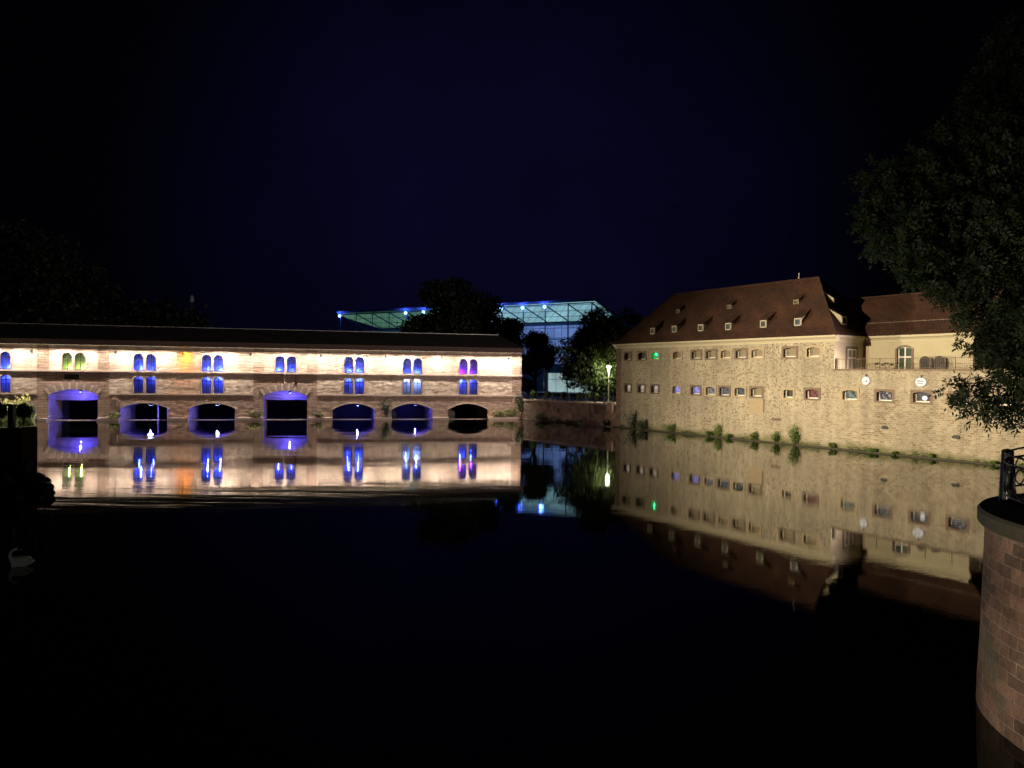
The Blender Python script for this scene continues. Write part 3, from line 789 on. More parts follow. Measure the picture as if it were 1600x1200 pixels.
# strip lights under the eave, one tube per section, some weaker, one orange
strip_m = [emit("strip_light_white", (1.0, 0.83, 0.56), 6), emit("strip_light_bright", (1.0, 0.86, 0.62), 6), emit("strip_light_dim", (1.0, 0.78, 0.50), 6), emit("strip_light_orange", (1.0, 0.40, 0.02), 6), emit("strip_light_cool", (0.72, 0.95, 0.90), 6)]
k, L = 66, (S1 - S0 - .3) / 66
rng = random.Random(11)
for i in range(k):
    a, b = S0 + .1 + i * L, S0 + .1 + (i + 1) * L - .06
    mid = (a + b) / 2
    mi = rng.choice((0, 0, 0, 1, 1, 2, 2))
    if -14.3 < mid < -12.9: mi = 3
    if 18 < mid < 19.2: mi = 4
    if mid > 29: mi = rng.choice((1, 1, 0))
    st = MB().box(a, b, -1.25, -1.09, 10.335, 10.45, 0)
    st.add([(a + .02, -1.24, 10.33), (a + .02, -1.10, 10.33), (b - .02, -1.10, 10.33), (b - .02, -1.24, 10.33)], [(0, 1, 2, 3)], 1)
    st.build("strip_light", [M['galv'], strip_m[mi]], bar)
    ad = bpy.data.lights.new("strip_beam", 'AREA'); ad.shape = 'RECTANGLE'; ad.size = L - .1 if mi != 3 else .8; ad.size_y = .1
    ad.spread = math.radians(98 if mi != 3 else 66)
    ad.energy = (88, 160, 48, 190, 105)[mi]; ad.color = ((1.0, 0.90, 0.78), (1.0, 0.92, 0.82), (1.0, 0.88, 0.74), (1.0, 0.27, 0.005), (0.75, 0.97, 0.9))[mi]
    if abs(mid + 13.6) < 2.2 and mi != 3: ad.energy = 34
    ao = bpy.data.objects.new("strip_beam", ad); COL.objects.link(ao); ao.parent = bar
    ao.location = (mid, -1.17, 10.32); ao.rotation_euler = Vector((0, .34 if mi != 3 else .62, -1)).to_track_quat('-Z', 'Y').to_euler()
MB().bar((S0, -0.12, 9.92), (S1, -0.12, 9.92), 0.035).build("cable_pipe", M['iron'], bar)
for s in (-33.0, -22.6, -13.9, -4.9, 4.9, 14.4, 22.8, 33.4):
    MB().box(s - .12, s + .12, -0.35, 0, 9.45, 9.6).ball((s, -0.3, 9.4), 0.13, 6, 4).build("wall_bracket", M['iron'], bar)

# ------------------------------------------------------------------ stone building on the right
RW = math.atan2(-0.85112027, 0.52497074)
WO = (14.83650167, 103.57325214, 0)
sb = thing("stone_building", "big rubble stone building with steep red-brown hipped roof and rows of small windows", "building", WO, RW)
rw = thing("river_wall", "tall rubble river wall under the railed terrace, with small low windows", "wall", WO, RW)
UW = [(1.13, .62, .9), (3.94, .66, .9), (6.5, .66, .9), (10.43, .68, .9), (13.67, .72, .9), (16.03, .72, .9), (18.3, .72, .9), (20.56, .74, .9), (22.81, .76, .9), (27.1, .78, .95), (29.99, .76, .95)]
LW = [(1.22, .58), (3.9, .6), (6.47, .62), (10.4, .66), (13.65, .7), (16.02, .7), (18.19, .72), (20.45, .72), (22.8, .74), (27.02, .58), (29.92, .76)]
RWW = [34.19, 37.76, 41.29, 44.64, 48.4, 52.0, 55.5]
uo = [Op(t, w, 9.15, 9.15 + h - .14, .14, False) for t, w, h in UW]
lo = [Op(t, w, 4.88, 4.88 + .80, .13 if i != 9 else .01, False) for i, (t, w) in enumerate(LW)]
ro = [Op(t, .78, 4.92, 4.92 + .78, .14, False) for t in RWW]
def wd(x, z): return 0.035 * noise.noise(Vector((x * 1.4, 0, z * 1.6))) + 0.03 * noise.noise(Vector((x * .4, 3, z * .5)))
mb = MB(); facade(mb, -1.1, 32.4, -0.6, 10.75, uo + lo, cell=0.5, disp=wd)
mb.add([(-1.1, 0, -.6), (-1.1, 10, -.6), (-1.1, 10, 10.75), (-1.1, 0, 10.75)], [(0, 1, 2, 3)])
mb.add([(-1.1, 10, -.6), (32.4, 10, -.6), (32.4, 10, 10.75), (-1.1, 10, 10.75)], [(0, 1, 2, 3)])
mb.build("wall", M['rubble'], sb, smooth=True)
MB().add([(32.4, 0.0, 7.6), (32.4, 10, 7.6), (32.4, 10, 10.75), (32.4, 0.0, 10.75)], [(0, 1, 2, 3)]).build("end_wall", M['render'], sb)
MB().box(-1.16, -0.25, -0.05, 0.3, -0.5, 10.7).build("quoin_strip", M['quay'], sb)
# coved cornice round the eave
cv = MB()
prof = [(0, 10.60), (-0.04, 10.62), (-0.06, 10.72), (-0.14, 10.86), (-0.30, 10.98), (-0.46, 11.06), (-0.46, 11.25), (0.1, 11.25), (0.1, 10.6)]
cv.prism(prof, -1.5, 32.86)
for (y0, z0), (y1, z1) in zip(prof[:6], prof[1:7]):
    cv.add([(32.4 - y0, 0.02, z0), (32.4 - y0, 10, z0), (32.4 - y1, 10, z1), (32.4 - y1, 0.02, z1)], [(0, 1, 2, 3)])
cv.build("cornice", M['cove'], sb)
# hipped roof, kicked out at the eaves
e, f_, r_ = 11.26, 12.15, 17.9
def rect(x0, x1, y0, y1, z): return [(x0, y0, z), (x1, y0, z), (x1, y1, z), (x0, y1, z)]
rf = MB()
vv = rect(-1.62, 32.95, -.55, 10.55, e) + rect(-.68, 32.0, .42, 9.58, f_) + [(4.5, 5, r_), (26.75, 5, r_)]
rf.add(vv, [(0, 1, 5, 4), (1, 2, 6, 5), (2, 3, 7, 6), (3, 0, 4, 7), (4, 5, 9, 8), (5, 6, 9), (6, 7, 8, 9), (7, 4, 8), (3, 2, 1, 0)])
rf.build("roof", M['redtile'], sb)
rc = MB().bar((4.5, 5, r_), (26.75, 5, r_), .13, 6)
rc.bar((26.75, 5, r_), (32.0, .42, f_), .10, 6); rc.bar((32.0, .42, f_), (32.95, -.55, e), .10, 6)
rc.bar((4.5, 5, r_), (-.68, .42, f_), .10, 6); rc.bar((-.68, .42, f_), (-1.62, -.55, e), .10, 6)
rc.build("ridge_tiles", M['redtile'], sb)
MB().bar((24.2, 5, r_), (24.2, 5, r_ + .75), .045).build("flue", M['galv'], sb)
# small windows
PM = {
 'blind': M['blind'], 'dark': M['darkpane'],
 'green': emit("green_lamp_pane", (0.01, 0.30, 0.10), 0.6),
 'warm': litpane("pale_room_pane", (0.22, 0.17, 0.12), (0.62, 0.52, 0.42), 0.8, 1.5),
 'blue': litpane("blue_room_pane", (0.16, 0.15, 0.62), (0.42, 0.40, 0.85), 0.85, 2),
 'mixed': litpane("cluttered_room_pane", (0.05, 0.05, 0.07), (0.42, 0.38, 0.42), 0.7, 2.6),
 'bluegrey': litpane("dim_blue_pane", (0.05, 0.045, 0.05), (0.16, 0.17, 0.30), 0.7, 2.2),
 'teal': litpane("dim_green_pane", (0.03, 0.04, 0.03), (0.12, 0.18, 0.16), 0.6, 2.2),
 'red': litpane("red_curtain_pane", (0.10, 0.012, 0.015), (0.32, 0.06, 0.055), 0.9, 2.5),
 'grey': litpane("grey_green_room_pane", (0.03, 0.05, 0.03), (0.24, 0.27, 0.20), 0.8, 2.2, (0.42, 0.5)),
 'busy': litpane("black_and_white_room_pane", (0.025, 0.025, 0.035), (0.55, 0.5, 0.45), 0.75, 3.2, (0.47, 0.6)),
 'night': litpane("violet_grey_room_pane", (0.05, 0.04, 0.05), (0.15, 0.13, 0.13), 0.8, 2.4),
}
def small_window(parent, o, pane, sm, framemat=M['white'], depth=.34, tk=.24, label=None):
    hw, h = o.hw, o.zs - o.zb
    w = MB()
    ring(w, Op(0, hw - .11, .11, h, o.rise - .02, False), .11, depth - .02, depth + .10, True, .11)
    wo = w.build("window", framemat, parent); wo.location = (o.sc, 0, o.zb)
    if label: wo["label"] = label
    s = MB()
    # squared stone surround with an arched soffit
    xo, zt, zb = hw + tk, h + o.rise + tk * .8, -tk * .75
    s.box(-xo, -hw, -.05, .1, zb, zt); s.box(hw, xo, -.05, .1, zb, zt); s.box(-hw, hw, -.05, .1, zb, 0)
    p = Op(0, hw, 0, h, o.rise, False).prof(10)
    for (xa, za), (xb, zb2) in zip(p[:-1], p[1:]):
        s.add([(xa, -.05, za), (xb, -.05, zb2), (xb, -.05, zt), (xa, -.05, zt), (xa, .1, za), (xb, .1, zb2), (xb, .1, zt), (xa, .1, zt)], [(0, 1, 2, 3), (0, 4, 5, 1), (3, 2, 6, 7)])
    reveal(s, Op(0, hw, 0, h, o.rise, False), -.05, depth + .12)
    link("surround", s.mesh("surround", sm), wo)
    pn = MB(); panel(pn, Op(0, hw - .1, .1, h, o.rise - .03, False), depth + .06)
    pn.build("pane", PM[pane], wo)
    return wo
for i, o in enumerate(uo):
    small_window(sb, o, 'green' if i == 2 else ('dark' if i == 1 else 'blind'), M['surround'] if i in (0, 1, 4, 5, 7, 9) else M['palesurround'], framemat=M['white'], label="small window lit bright green" if i == 2 else None)
for i, o in enumerate(lo):
    small_window(sb, o, ['warm', 'warm', 'warm', 'blue', 'blue', 'mixed', 'bluegrey', 'teal', 'blind', 'dark', 'red'][i], M['surround'] if i in (0, 1, 2, 4, 6, 8, 10) else M['palesurround'], label={4: "small window lit violet blue", 10: "small window with red curtain"}.get(i))
o = lo[8]
MB().box(o.sc + o.hw + .24, o.sc + o.hw + .36, -.09, .05, 3.2, 4.65).build("drain_strip", M['surround'], sb)
MB().box(o.sc - o.hw - .2, o.sc + o.hw + .22, -.045, .05, 3.0, 4.66).build("blocked_opening", M['palesurround'], sb)
gl = uo[2]
MB().ball((gl.sc - .02, .16, gl.zb + .62), .16).build("green_lamp", emit("green_lamp_glass", (0.05, 1.0, 0.30), 3.5), sb)
lamp('POINT', "green_light", (gl.sc, .18, gl.zb + .45), 14, (0.03, 1.0, 0.25), sb, .08)
# dormers
def dormer(name, at, face, width, h, run, slope, parent, pane):
    """face 'front' looks to -y, 'end' looks to +x"""
    hw = width / 2
    def T(a, d, z): return (at[0] + a, at[1] + d, at[2] + z) if face == 'front' else (at[0] - d, at[1] + a, at[2] + z)
    d = MB()
    top = h + .1
    P = [T(-hw, 0, -.3), T(hw, 0, -.3), T(hw, 0, top), T(-hw, 0, top), T(-hw, run, top + slope * run), T(hw, run, top + slope * run), T(-hw, run, -.3), T(hw, run, -.3)]
    d.add(P, [(0, 1, 2, 3), (1, 7, 5, 2), (0, 3, 4, 6)])
    do = d.build("dormer", M['cove'], parent)
    ev, tk = .12, .07
    R = [T(-hw - ev, -ev, top - slope * ev), T(hw + ev, -ev, top - slope * ev), T(hw + ev, run, top + slope * run), T(-hw - ev, run, top + slope * run)]
    R2 = [(x, y, z + tk) for x, y, z in R]
    MB().add(R + R2, [(3, 2, 1, 0), (4, 5, 6, 7), (0, 1, 5, 4), (1, 2, 6, 5), (2, 3, 7, 6), (3, 0, 4, 7)]).build("dormer_roof", M['redtile'], do)
    fm = MB(); q = hw - .06
    def bx(a0, a1, z0, z1):
        c = [T(a, dd, z) for a in (a0, a1) for dd in (-.06, .0) for z in (z0, z1)]
        fm.add(c, [(0, 1, 3, 2), (4, 6, 7, 5), (0, 4, 5, 1), (2, 3, 7, 6), (0, 2, 6, 4), (1, 5, 7, 3)])
    bx(-q, -q + .09, 0, h); bx(q - .09, q, 0, h); bx(-q, q, 0, .09); bx(-q, q, h - .09, h)
    fm.build("window_frame", M['frame'] if h > .6 else M['surround'], do)
    MB().add([T(-q + .1, -.02, .1), T(q - .1, -.02, .1), T(q - .1, -.02, h - .1), T(-q + .1, -.02, h - .1)], [(0, 1, 2, 3)]).build("pane", PM[pane], do)
    return do
k2 = (r_ - f_) / (5 - .42)
for i, (t, z) in enumerate([(5.23, 12.76), (9.15, 12.84), (13.66, 12.8), (18.02, 12.75), (23.03, 12.8), (27.54, 12.78)]):
    zz = z - .35; yy = .42 + (zz - f_) / k2
    dormer("dormer", (t, yy, zz), 'front', .92, .78, 1.45, .62, sb, 'teal' if i == 5 else 'dark')
for t, z in [(7.56, 15.38), (16.15, 15.36), (25.71, 15.24)]:
    zz = z - .3; yy = .42 + (zz - f_) / k2
    d = dormer("dormer", (t, yy, zz), 'front', .7, .42, 1.05, .6, sb, 'dark')
kx = (r_ - f_) / (32.0 - 26.75)
for y, zz, w_, h_, rn in [(2.35, 12.4, .9, .82, 1.5), (4.0, 14.8, .7, .5, 1.0)]:
    dormer("dormer", (32.0 - (zz - f_) / kx, y, zz), 'end', w_, h_, rn, .55, sb, 'dark')
# door in the end wall
dd = MB()
for a, b, z0, z1 in ((2.05, 2.17, 7.7, 9.95), (3.35, 3.47, 7.7, 9.95), (2.7, 2.82, 7.7, 9.85), (2.17, 3.35, 9.83, 9.95), (2.17, 3.35, 9.0, 9.1)): dd.box(32.36, 32.46, a, b, z0, z1)
dw = dd.build("terrace_door", M['white'], sb)
MB().box(32.38, 32.43, 2.15, 3.37, 7.7, 9.85).build("pane", M['blind'], dw)
fr = MB(); fr.box(32.3, 32.45, 1.8, 2.04, 7.6, 10.2); fr.box(32.3, 32.45, 3.48, 3.72, 7.6, 10.2); fr.box(32.3, 32.45, 2.04, 3.48, 9.96, 10.2)
fr.build("door_surround", M['surround'], dw)

# river wall to the right of the building
mb = MB(); facade(mb, 32.4, 62.0, -0.6, 7.75, ro, cell=0.5, disp=wd)
mb.build("wall", M['rubble'], rw, smooth=True)
MB().box(32.4, 62.0, -0.10, 0.5, 7.75, 7.9).build("coping", M['surround'], rw)
MB().box(32.42, 62.0, 0.5, 12.0, 7.2, 7.66).build("terrace_floor", M['paving'], rw)
for i, o in enumerate(ro):
    small_window(rw, o, ['grey', 'busy', 'night', 'busy', 'dark', 'dark', 'dark'][i], M['surround'] if i in (1, 2, 3) else M['palesurround'])
MB().ball((41.42, .28, 5.30), .21, 10, 7).build("globe_lamp", emit("white_globe", (1.0, 0.93, 0.80), 1.6), rw)
hs = MB()
for t, z in ((37.88, 2.46), (44.38, 2.06)):
    hole = Op(t, .30, z - .14, z + .03, .15)
    h = MB(); panel(h, hole, -.075)
    ho = h.build("weep_hole", M['darkpane'], rw)
mb = MB()
for j in range(5): mb.box(24.95 + j * .25, 25.12 + j * .25, -.07, .05, 2.38, 2.68)
mb.build("vent_grating", M['surround'], sb)
foot = MB().box(-1.3, 32.4, -.35, -.02, -.5, .13); foot.build("footing", M['earth'], sb)
MB().box(32.4, 62.0, -.35, -.02, -.5, .13).build("footing", M['earth'], rw)

# wing with the rendered facade behind the terrace
wg = thing("terrace_wing", "cream rendered wing with red-brown roof and one tall white window behind the terrace", "building", WO, RW)
wop = Op(36.74, .72, 7.72, 9.93, .16, False)
YW = 4.75
mb = MB()
facade(mb, 32.45, 43.2, 7.2, 10.8, [wop], y0=YW, cell=1.0)
mb.add([(43.2, YW, 7.2), (43.2, 14, 7.2), (43.2, 14, 10.8), (43.2, YW, 10.8)], [(0, 1, 2, 3)])
mb.build("wall", M['render'], wg)
cv = MB(); cv.prism([(y + YW, z) for y, z in prof], 32.6, 43.4); cv.build("cornice", M['cove'], wg)
MB().box(32.42, 32.9, YW - .06, YW + .2, 7.66, 10.6).build("quoin_strip", M['palesurround'], wg)
rf = MB()
rf.add([(27.5, YW - .5, 11.26), (43.8, YW - .5, 11.26), (43.8, YW + .25, 11.9), (27.5, YW + .25, 11.9), (43.8, YW + 4.3, 15.68), (27.5, YW + 4.3, 15.68), (43.8, YW + 9, 11.26), (27.5, YW + 9, 11.26)],
       [(0, 1, 2, 3), (3, 2, 4, 5), (5, 4, 6, 7), (1, 6, 4, 2)])
rf.build("roof", M['redtile'], wg)
MB().bar((28.8, YW + 4.3, 15.7), (43.8, YW + 4.3, 15.7), .12, 6).build("ridge_tiles", M['redtile'], wg)
sg = MB(); yz = YW + .25 + (12.62 - 11.9) / (15.68 - 11.9) * 4.05
sg.box(31.6, 43.8, yz - .06, yz - .03, 12.64, 12.69)
for t in np.arange(31.8, 43.7, .9): sg.box(t, t + .05, yz - .06, yz + .05, 12.58, 12.72)
sg.build("snow_guard", M['surround'], wg)
w = MB()
hh = 9.93 - 7.72
ring(w, Op(0, .62, .1, hh, .12, False), .10, .14, .24, True, .1)
w.box(-.06, .06, .13, .23, .1, hh + .1); w.box(-.62, .62, .135, .225, 1.35, 1.48)
wo = w.build("window", M['white'], wg); wo.location = (36.74, YW, 7.72)
s = MB(); ring(s, Op(0, .725, 0, hh, .165, False), .2, -.05, .08); reveal(s, Op(0, .72, 0, hh, .16, False), -.02, .3); s.build("surround", M['surround'], wo)
p = MB(); panel(p, Op(0, .64, .05, hh, .12, False), .2); p.build("pane", M['greenpane'], wo)
back = thing("rear_house", "dark house wall set back at the far end of the terrace", "building", WO, RW)
MB().add([(46, 8.5, 7.2), (62, 8.5, 7.2), (62, 8.5, 10.9), (46, 8.5, 10.9), (46, 14, 10.9), (46, 14, 7.2)], [(0, 1, 2, 3), (0, 3, 4, 5)]).build("wall", M['surround'], back)
MB().add([(45.6, 8, 10.9), (62, 8, 10.9), (62, 12.5, 15), (45.6, 12.5, 15), (45.6, 14, 10.9)], [(0, 1, 2, 3), (0, 3, 4)]).build("roof", M['redtile'], back)

# terrace railing, the folded tables and chairs
tr_ = thing("terrace_railing", "thin iron bar railing along the edge of the terrace", "railing", WO, RW)
r = MB().bar((32.45, .12, 8.88), (46.5, .12, 8.88), .025, 6); r.bar((32.45, .12, 8.0), (46.5, .12, 8.0), .02, 6)
r.build("rail", M['surround'], tr_)
b = MB()
for t in np.arange(32.6, 46.4, .16): b.bar((t, .12, 7.9), (t, .12, 8.87), .011, 4)
b.build("baluster", M['surround'], tr_)
for t in np.arange(32.5, 46.6, 2.33): MB().bar((t, .12, 7.9), (t, .12, 8.93), .03, 6).build("post", M['iron'], tr_)
for t, lab in ((39.15, "dark folded round table standing on edge right beside the tall white window"), (40.5, "dark folded round table on edge, farther from the tall white window")):
    tb = thing("folded_table", lab, "table", tuple(Matrix.Rotation(RW, 4, 'Z') @ Vector((t, 4.1, 7.66)) + Vector(WO)), RW + .35, "folded tables on the terrace")
    q = Op(0, .45, .12, 1.05, .45)
    m1 = MB(); pr = [(-.45, .12), (.45, .12)] + q.prof(14)[::-1]
    kk = len(pr)
    m1.add([(x, -.03, z) for x, z in pr] + [(x, .03, z) for x, z in pr], [tuple(range(kk)), tuple(range(2 * kk - 1, kk - 1, -1))] + [(i, kk + i, kk + (i + 1) % kk, (i + 1) % kk) for i in range(kk)])
    m1.build("tabletop", M['iron'], tb)
    for sx in (-.36, .36): MB().bar((sx, .25, 0), (sx * .8, .05, .7), .025).build("leg", M['galv'], tb)
for t, lab in ((34.6, "slim folding chair on the terrace, nearer the hipped roof building"), (35.6, "slim folding chair on the terrace next to the tall white window")):
    ch = thing("folding_chair", lab, "chair", tuple(Matrix.Rotation(RW, 4, 'Z') @ Vector((t, 3.8, 7.66)) + Vector(WO)), RW + .8, "folding chairs on the terrace")
    MB().box(-.2, .2, -.2, .2, .44, .47).build("seat", M['surround'], ch)
    m1 = MB(); m1.box(-.2, .2, .27, .30, .72, .92); m1.build("backrest", M['surround'], ch)
    for sx in (-.21, .21):
        MB().bar((sx, -.25, 0), (sx, .3, .92), .016).build("leg", M['iron'], ch); MB().bar((sx * .9, .28, 0), (sx * .9, -.2, .45), .016).build("leg", M['iron'], ch)

# round white signs on the river wall
def sign(t, z, sx, sz, lab, lines):
    s = thing("round_sign", lab, "sign", tuple(Matrix.Rotation(RW, 4, 'Z') @ Vector((t, -.12, z)) + Vector(WO)), RW, "white round signs on the river wall")
    m1 = MB(); n = 28
    v = [(sx * math.cos(2 * math.pi * i / n), y, sz * math.sin(2 * math.pi * i / n)) for y in (-.08, .06) for i in range(n)]
    m1.add(v, [tuple(range(n)), tuple(range(2 * n - 1, n - 1, -1))] + [(i, n + i, n + (i + 1) % n, (i + 1) % n) for i in range(n)])
    m1.build("board", emit("lit_white_sign", (1.0, 0.94, 0.82), 0.95), s)
    tx = MB(); rr = random.Random(5)
    for (x0, x1, zz, hgt) in lines:
        x = x0
        while x < x1:
            wv = rr.uniform(.035, .075); tx.box(x, min(x + wv, x1), -.095, -.082, zz, zz + hgt * rr.uniform(.7, 1)); x += wv + .025
    tx.build("lettering", M['surround'], s)
    MB().box(-.03, .03, -.02, .14, sz, sz + .25).build("bracket", M['iron'], s)
sign(35.92, 6.78, .36, .38, "smaller round white lit sign on the river wall, nearer the hipped roof building", [(.02, .22, -.12, .1), (.08, .2, .0, .08), (-.2, -.06, -.16, .07)])
sign(41.27, 6.73, .46, .38, "wider oval white lit sign with two lines of lettering on the river wall", [(-.30, .30, .04, .10), (-.26, .26, -.16, .08)])

# plants along the foot of the walls
def wall_pt(t, y, z): return tuple(Matrix.Rotation(RW, 4, 'Z') @ Vector((t, y, z)) + Vector(WO))
WP = [(2.6, 2.0, 1.3, 'leaf_dark', "dark leafy bush at the left foot of the stone building"), (4.9, 1.1, 2.2, 'leaf_dark', "low dark spreading bush at the stone building's foot beside a taller dark bush"),
      (9.9, 1.0, 1.9, 'leaf_mid', "loose thin shrub at the stone building's foot, between dark bushes and green ones"), (16.4, .7, 1.3, 'leaf_mid', "low green weed clump growing left of an upright green shrub at the wall"),
      (17.5, 1.35, 1.1, 'leaf_bright', "upright green shrub at the wall foot below the middle windows"), (19.3, .5, 1.0, 'leaf_mid', "small low weed tuft right of the upright green shrub at the wall"),
      (22.9, 1.0, .9, 'leaf_bright', "small green shrub at the wall foot below the drain strip"), (25.7, 1.05, .8, 'leaf_mid', "narrow green shrub just left of the tallest bright green bush"),
      (28.2, 1.6, 1.3, 'leaf_bright', "tallest bright green bush at the wall foot below the red curtain window"), (32.5, .95, .7, 'leaf_mid', "thin upright weed at the wall below the terrace corner"),
      (36.9, .7, 1.0, 'leaf_mid', "small weed clump at the river wall left of the weep hole"), (39.0, .5, .9, 'leaf_mid', "low weed tuft at the river wall right of the weep hole"),
      (42.4, .75, .5, 'leaf_mid', "thin weed at the river wall below the oval sign"), (47.6, .55, .9, 'leaf_mid', "weed tuft at the river wall behind the bastion post")]
for i, (t, h, w_, m_, lab) in enumerate(WP):
    make_shrub("shrub", lab, wall_pt(t, -.3, .05), h * (1.15 if i < 9 else .62), w_ * (1.7 if i < 3 else (1.1 if i < 9 else .8)), M[m_ if i < 2 else 'leaf_bright'], 100 + i, .15, int(420 * w_ * (.6 + h * .5)) + 90, "shrubs along the river wall", tall=h > .9, d=.7)

rng = np.random.default_rng(91)
wp = []
for i in range(4200):
    t = rng.uniform(-.5, 58); dens = noise.noise(Vector((t * .35, 2, 0))) + .6 * noise.noise(Vector((t * 1.7, 5, 0)))
    if dens < rng.uniform(-.1, .55): continue
    wp.append(wall_pt(t, -rng.uniform(.03, .38), .1 + abs(rng.normal()) * .16 * (1 + max(0, dens))))
structure(leaves("weeds", M['leaf_mid'], np.array(wp), .13, None, rng), "stuff")

# ------------------------------------------------------------------ quay between barrage and stone building
QA = (1.46464469, 120.52666785, 0); RQ = math.atan2(-0.78132922, 0.6241191)
q = thing("quay_wall", "brown stone quay wall between the covered bridge and the stone building", "wall", QA, RQ)
mb = MB(); facade(mb, 0.0, 20.45, -.6, 2.95, [], cell=.35, disp=lambda x, z: .07 * noise.noise(Vector((x * .9, 7, z * 1.7))) + .05 * noise.noise(Vector((x * 2.6, 1, z * 3.8))))
mb.build("wall", M['quay'], q, smooth=True)
MB().box(0.0, 20.4, -.12, .6, 2.95, 3.2).build("coping", M['dressed'], q)
MB().box(0, 20.45, -.5, -.05, -.5, .12).build("footing", M['surround'], q)
MB().box(19.0, 20.0, -.35, 0, 1.9, 3.3).build("end_pier", M['quay'], q)
qr = thing("quay_railing", "low railing of dark posts with two thin rails on the quay edge", "railing", QA, RQ)
for s in (.3, 1.97, 3.66, 5.45, 7.2, 9.05, 10.85, 12.61, 14.4, 16.27, 18.03, 19.72):
    MB().box(s - .06, s + .06, .04, .16, 3.2, 4.2).ball((s, .1, 4.25), .09, 6, 4).build("post", M['iron'], qr)
for z in (3.62, 4.05): MB().bar((.3, .1, z), (19.72, .1, z), .014, 5).build("rail", M['iron'], qr)
def quay_pt(s, y, z): return tuple(Matrix.Rotation(RQ, 4, 'Z') @ Vector((s, y, z)) + Vector(QA))
QP = [(5.5, 1.2, 1.9, 'leaf_dark', "wide dark bush at the quay wall's foot near the covered bridge"), (8.1, .95, 1.2, 'leaf_dark', "round dark bush at the quay wall's foot right of the wide one"),
      (11.2, .5, 1.0, 'leaf_dark', "low dark weed at the quay wall's foot in the middle"), (13.6, .6, 1.0, 'leaf_dark', "low dark weed at the quay wall's foot right of its middle"), (18.8, .8, .8, 'leaf_dark', "small dark weed at the quay wall's foot by the stone building")]
for i, (s, h, w_, m_, lab) in enumerate(QP):
    make_shrub("shrub", lab, quay_pt(s, -.5, .08), h, w_, M[m_], 140 + i, .16, int(380 * w_ * (.6 + h * .5)), "shrubs along the quay wall", d=.8)
make_shrub("climbing_plant", "pale leafy climbing plant on the corner where covered bridge meets quay wall", quay_pt(.3, -.35, 1.3), 2.9, 1.3, M['leaf_blue'], 161, .22, 420, tall=True, d=.6)

# balls of clipped box on the quay
def topiary(x, y, z, h, r, lab, group, seed, mat=M['leaf_mid'], n=900):
    rng = np.random.default_rng(seed)
    t = thing("topiary_tree", lab, "plant", (x, y, z), 0, group)
    MB().tube([(0, 0, -.1), (.02, 0, h * .5), (0, 0, h)], [.05, .04, .03], 6).build("trunk", M['bark'], t)
    MB().ball((0, 0, h), r * .8, 10, 8).build("inner_crown", M['leaf_dark'], t)
    d = rng.normal(size=(n, 3)); d /= np.linalg.norm(d, axis=1)[:, None]
    leaves("crown", mat, d * (r * rng.uniform(.78, 1.05, n))[:, None] + np.array([0, 0, h]), .11, t, rng)
TP = [(3.36, 121.68, .52, "clipped ball shrub on the quay nearest the covered bridge"), (5.57, 118.91, .46, "clipped ball shrub on the quay beside the sign post"), (7.85, 116.05, .44, "clipped ball shrub on the quay midway between sign post and big tree trunk"),
      (10.03, 113.33, .5, "clipped ball shrub on the quay in front of the big tree trunk"), (11.12, 111.96, .44, "clipped ball shrub on the quay between two others near the street lamp"), (12.11, 110.73, .5, "clipped ball shrub on the quay closest to the street lamp")]
for i, (x, y, r, lab) in enumerate(TP): topiary(x, y, 3.15, .88, r, lab, "clipped ball shrubs along the quay", 170 + i)
make_shrub("shrub", "small purple-brown bush on the quay between the ball shrubs", (9.61, 113.86, 3.15), .55, .9, M['leaf_blue'], 181, .12, 260)

# street lamp
sl_ = thing("street_lamp", "pale street lamp lit bright white beside the stone building", "street lamp", (13.88, 110.4, 3.15))
MB().tube([(0, 0, 0), (0, 0, 2.2), (0, 0, 4.85)], [.12, .09, .06], 8).build("pole", M['galv'], sl_)
MB().lathe([(.06, 4.8), (.16, 4.86), (.30, 5.10), (.33, 5.18)], 12).build("lamp_head", emit("lamp_glass", (1.0, 0.95, 0.72), 22), sl_)
MB().lathe([(.40, 5.18), (.36, 5.24), (.05, 5.33)], 12).build("lamp_cap", M['galv'], sl_)
lamp('POINT', "street_light", (0, -.1, 4.62), 1800, (1.0, 0.93, 0.62), sl_, .18)
for i, (x, y, h, lab) in enumerate([(13.0, 139, 5.1, "small distant lamp post seen through the big quay tree")]):
    dl = thing("distant_lamp", lab, "street lamp", (x, y, 3.15))
    MB().bar((0, 0, 0), (0, 0, h), .06, 6).build("pole", M['galv'], dl)
    MB().ball((0, 0, h), .17).build("lamp_head", emit("distant_lamp_glass", (0.9, 1.0, 0.9), 2.0), dl)
sp_ = thing("sign_post", "thin post with a small pale box on the quay in front of dark trees", "sign", (5.05, 121.5, 3.15))
MB().bar((0, 0, 0), (0, 0, 4.9), .05, 6).build("pole", M['galv'], sp_)
MB().box(-.13, .13, -.1, .1, 2.1, 2.65).build("box", M['galv'], sp_)
MB().box(-.08, .08, -.06, .06, 4.5, 4.9).build("pole_cap", M['galv'], sp_)
lw = thing("plaza_wall", "low pale wall along the plaza behind the quay railing", "wall", (10, 138, 3.15), RQ + .25)
MB().box(-9, 9, 0, .3, 0, .55).build("wall", M['galv'], lw)

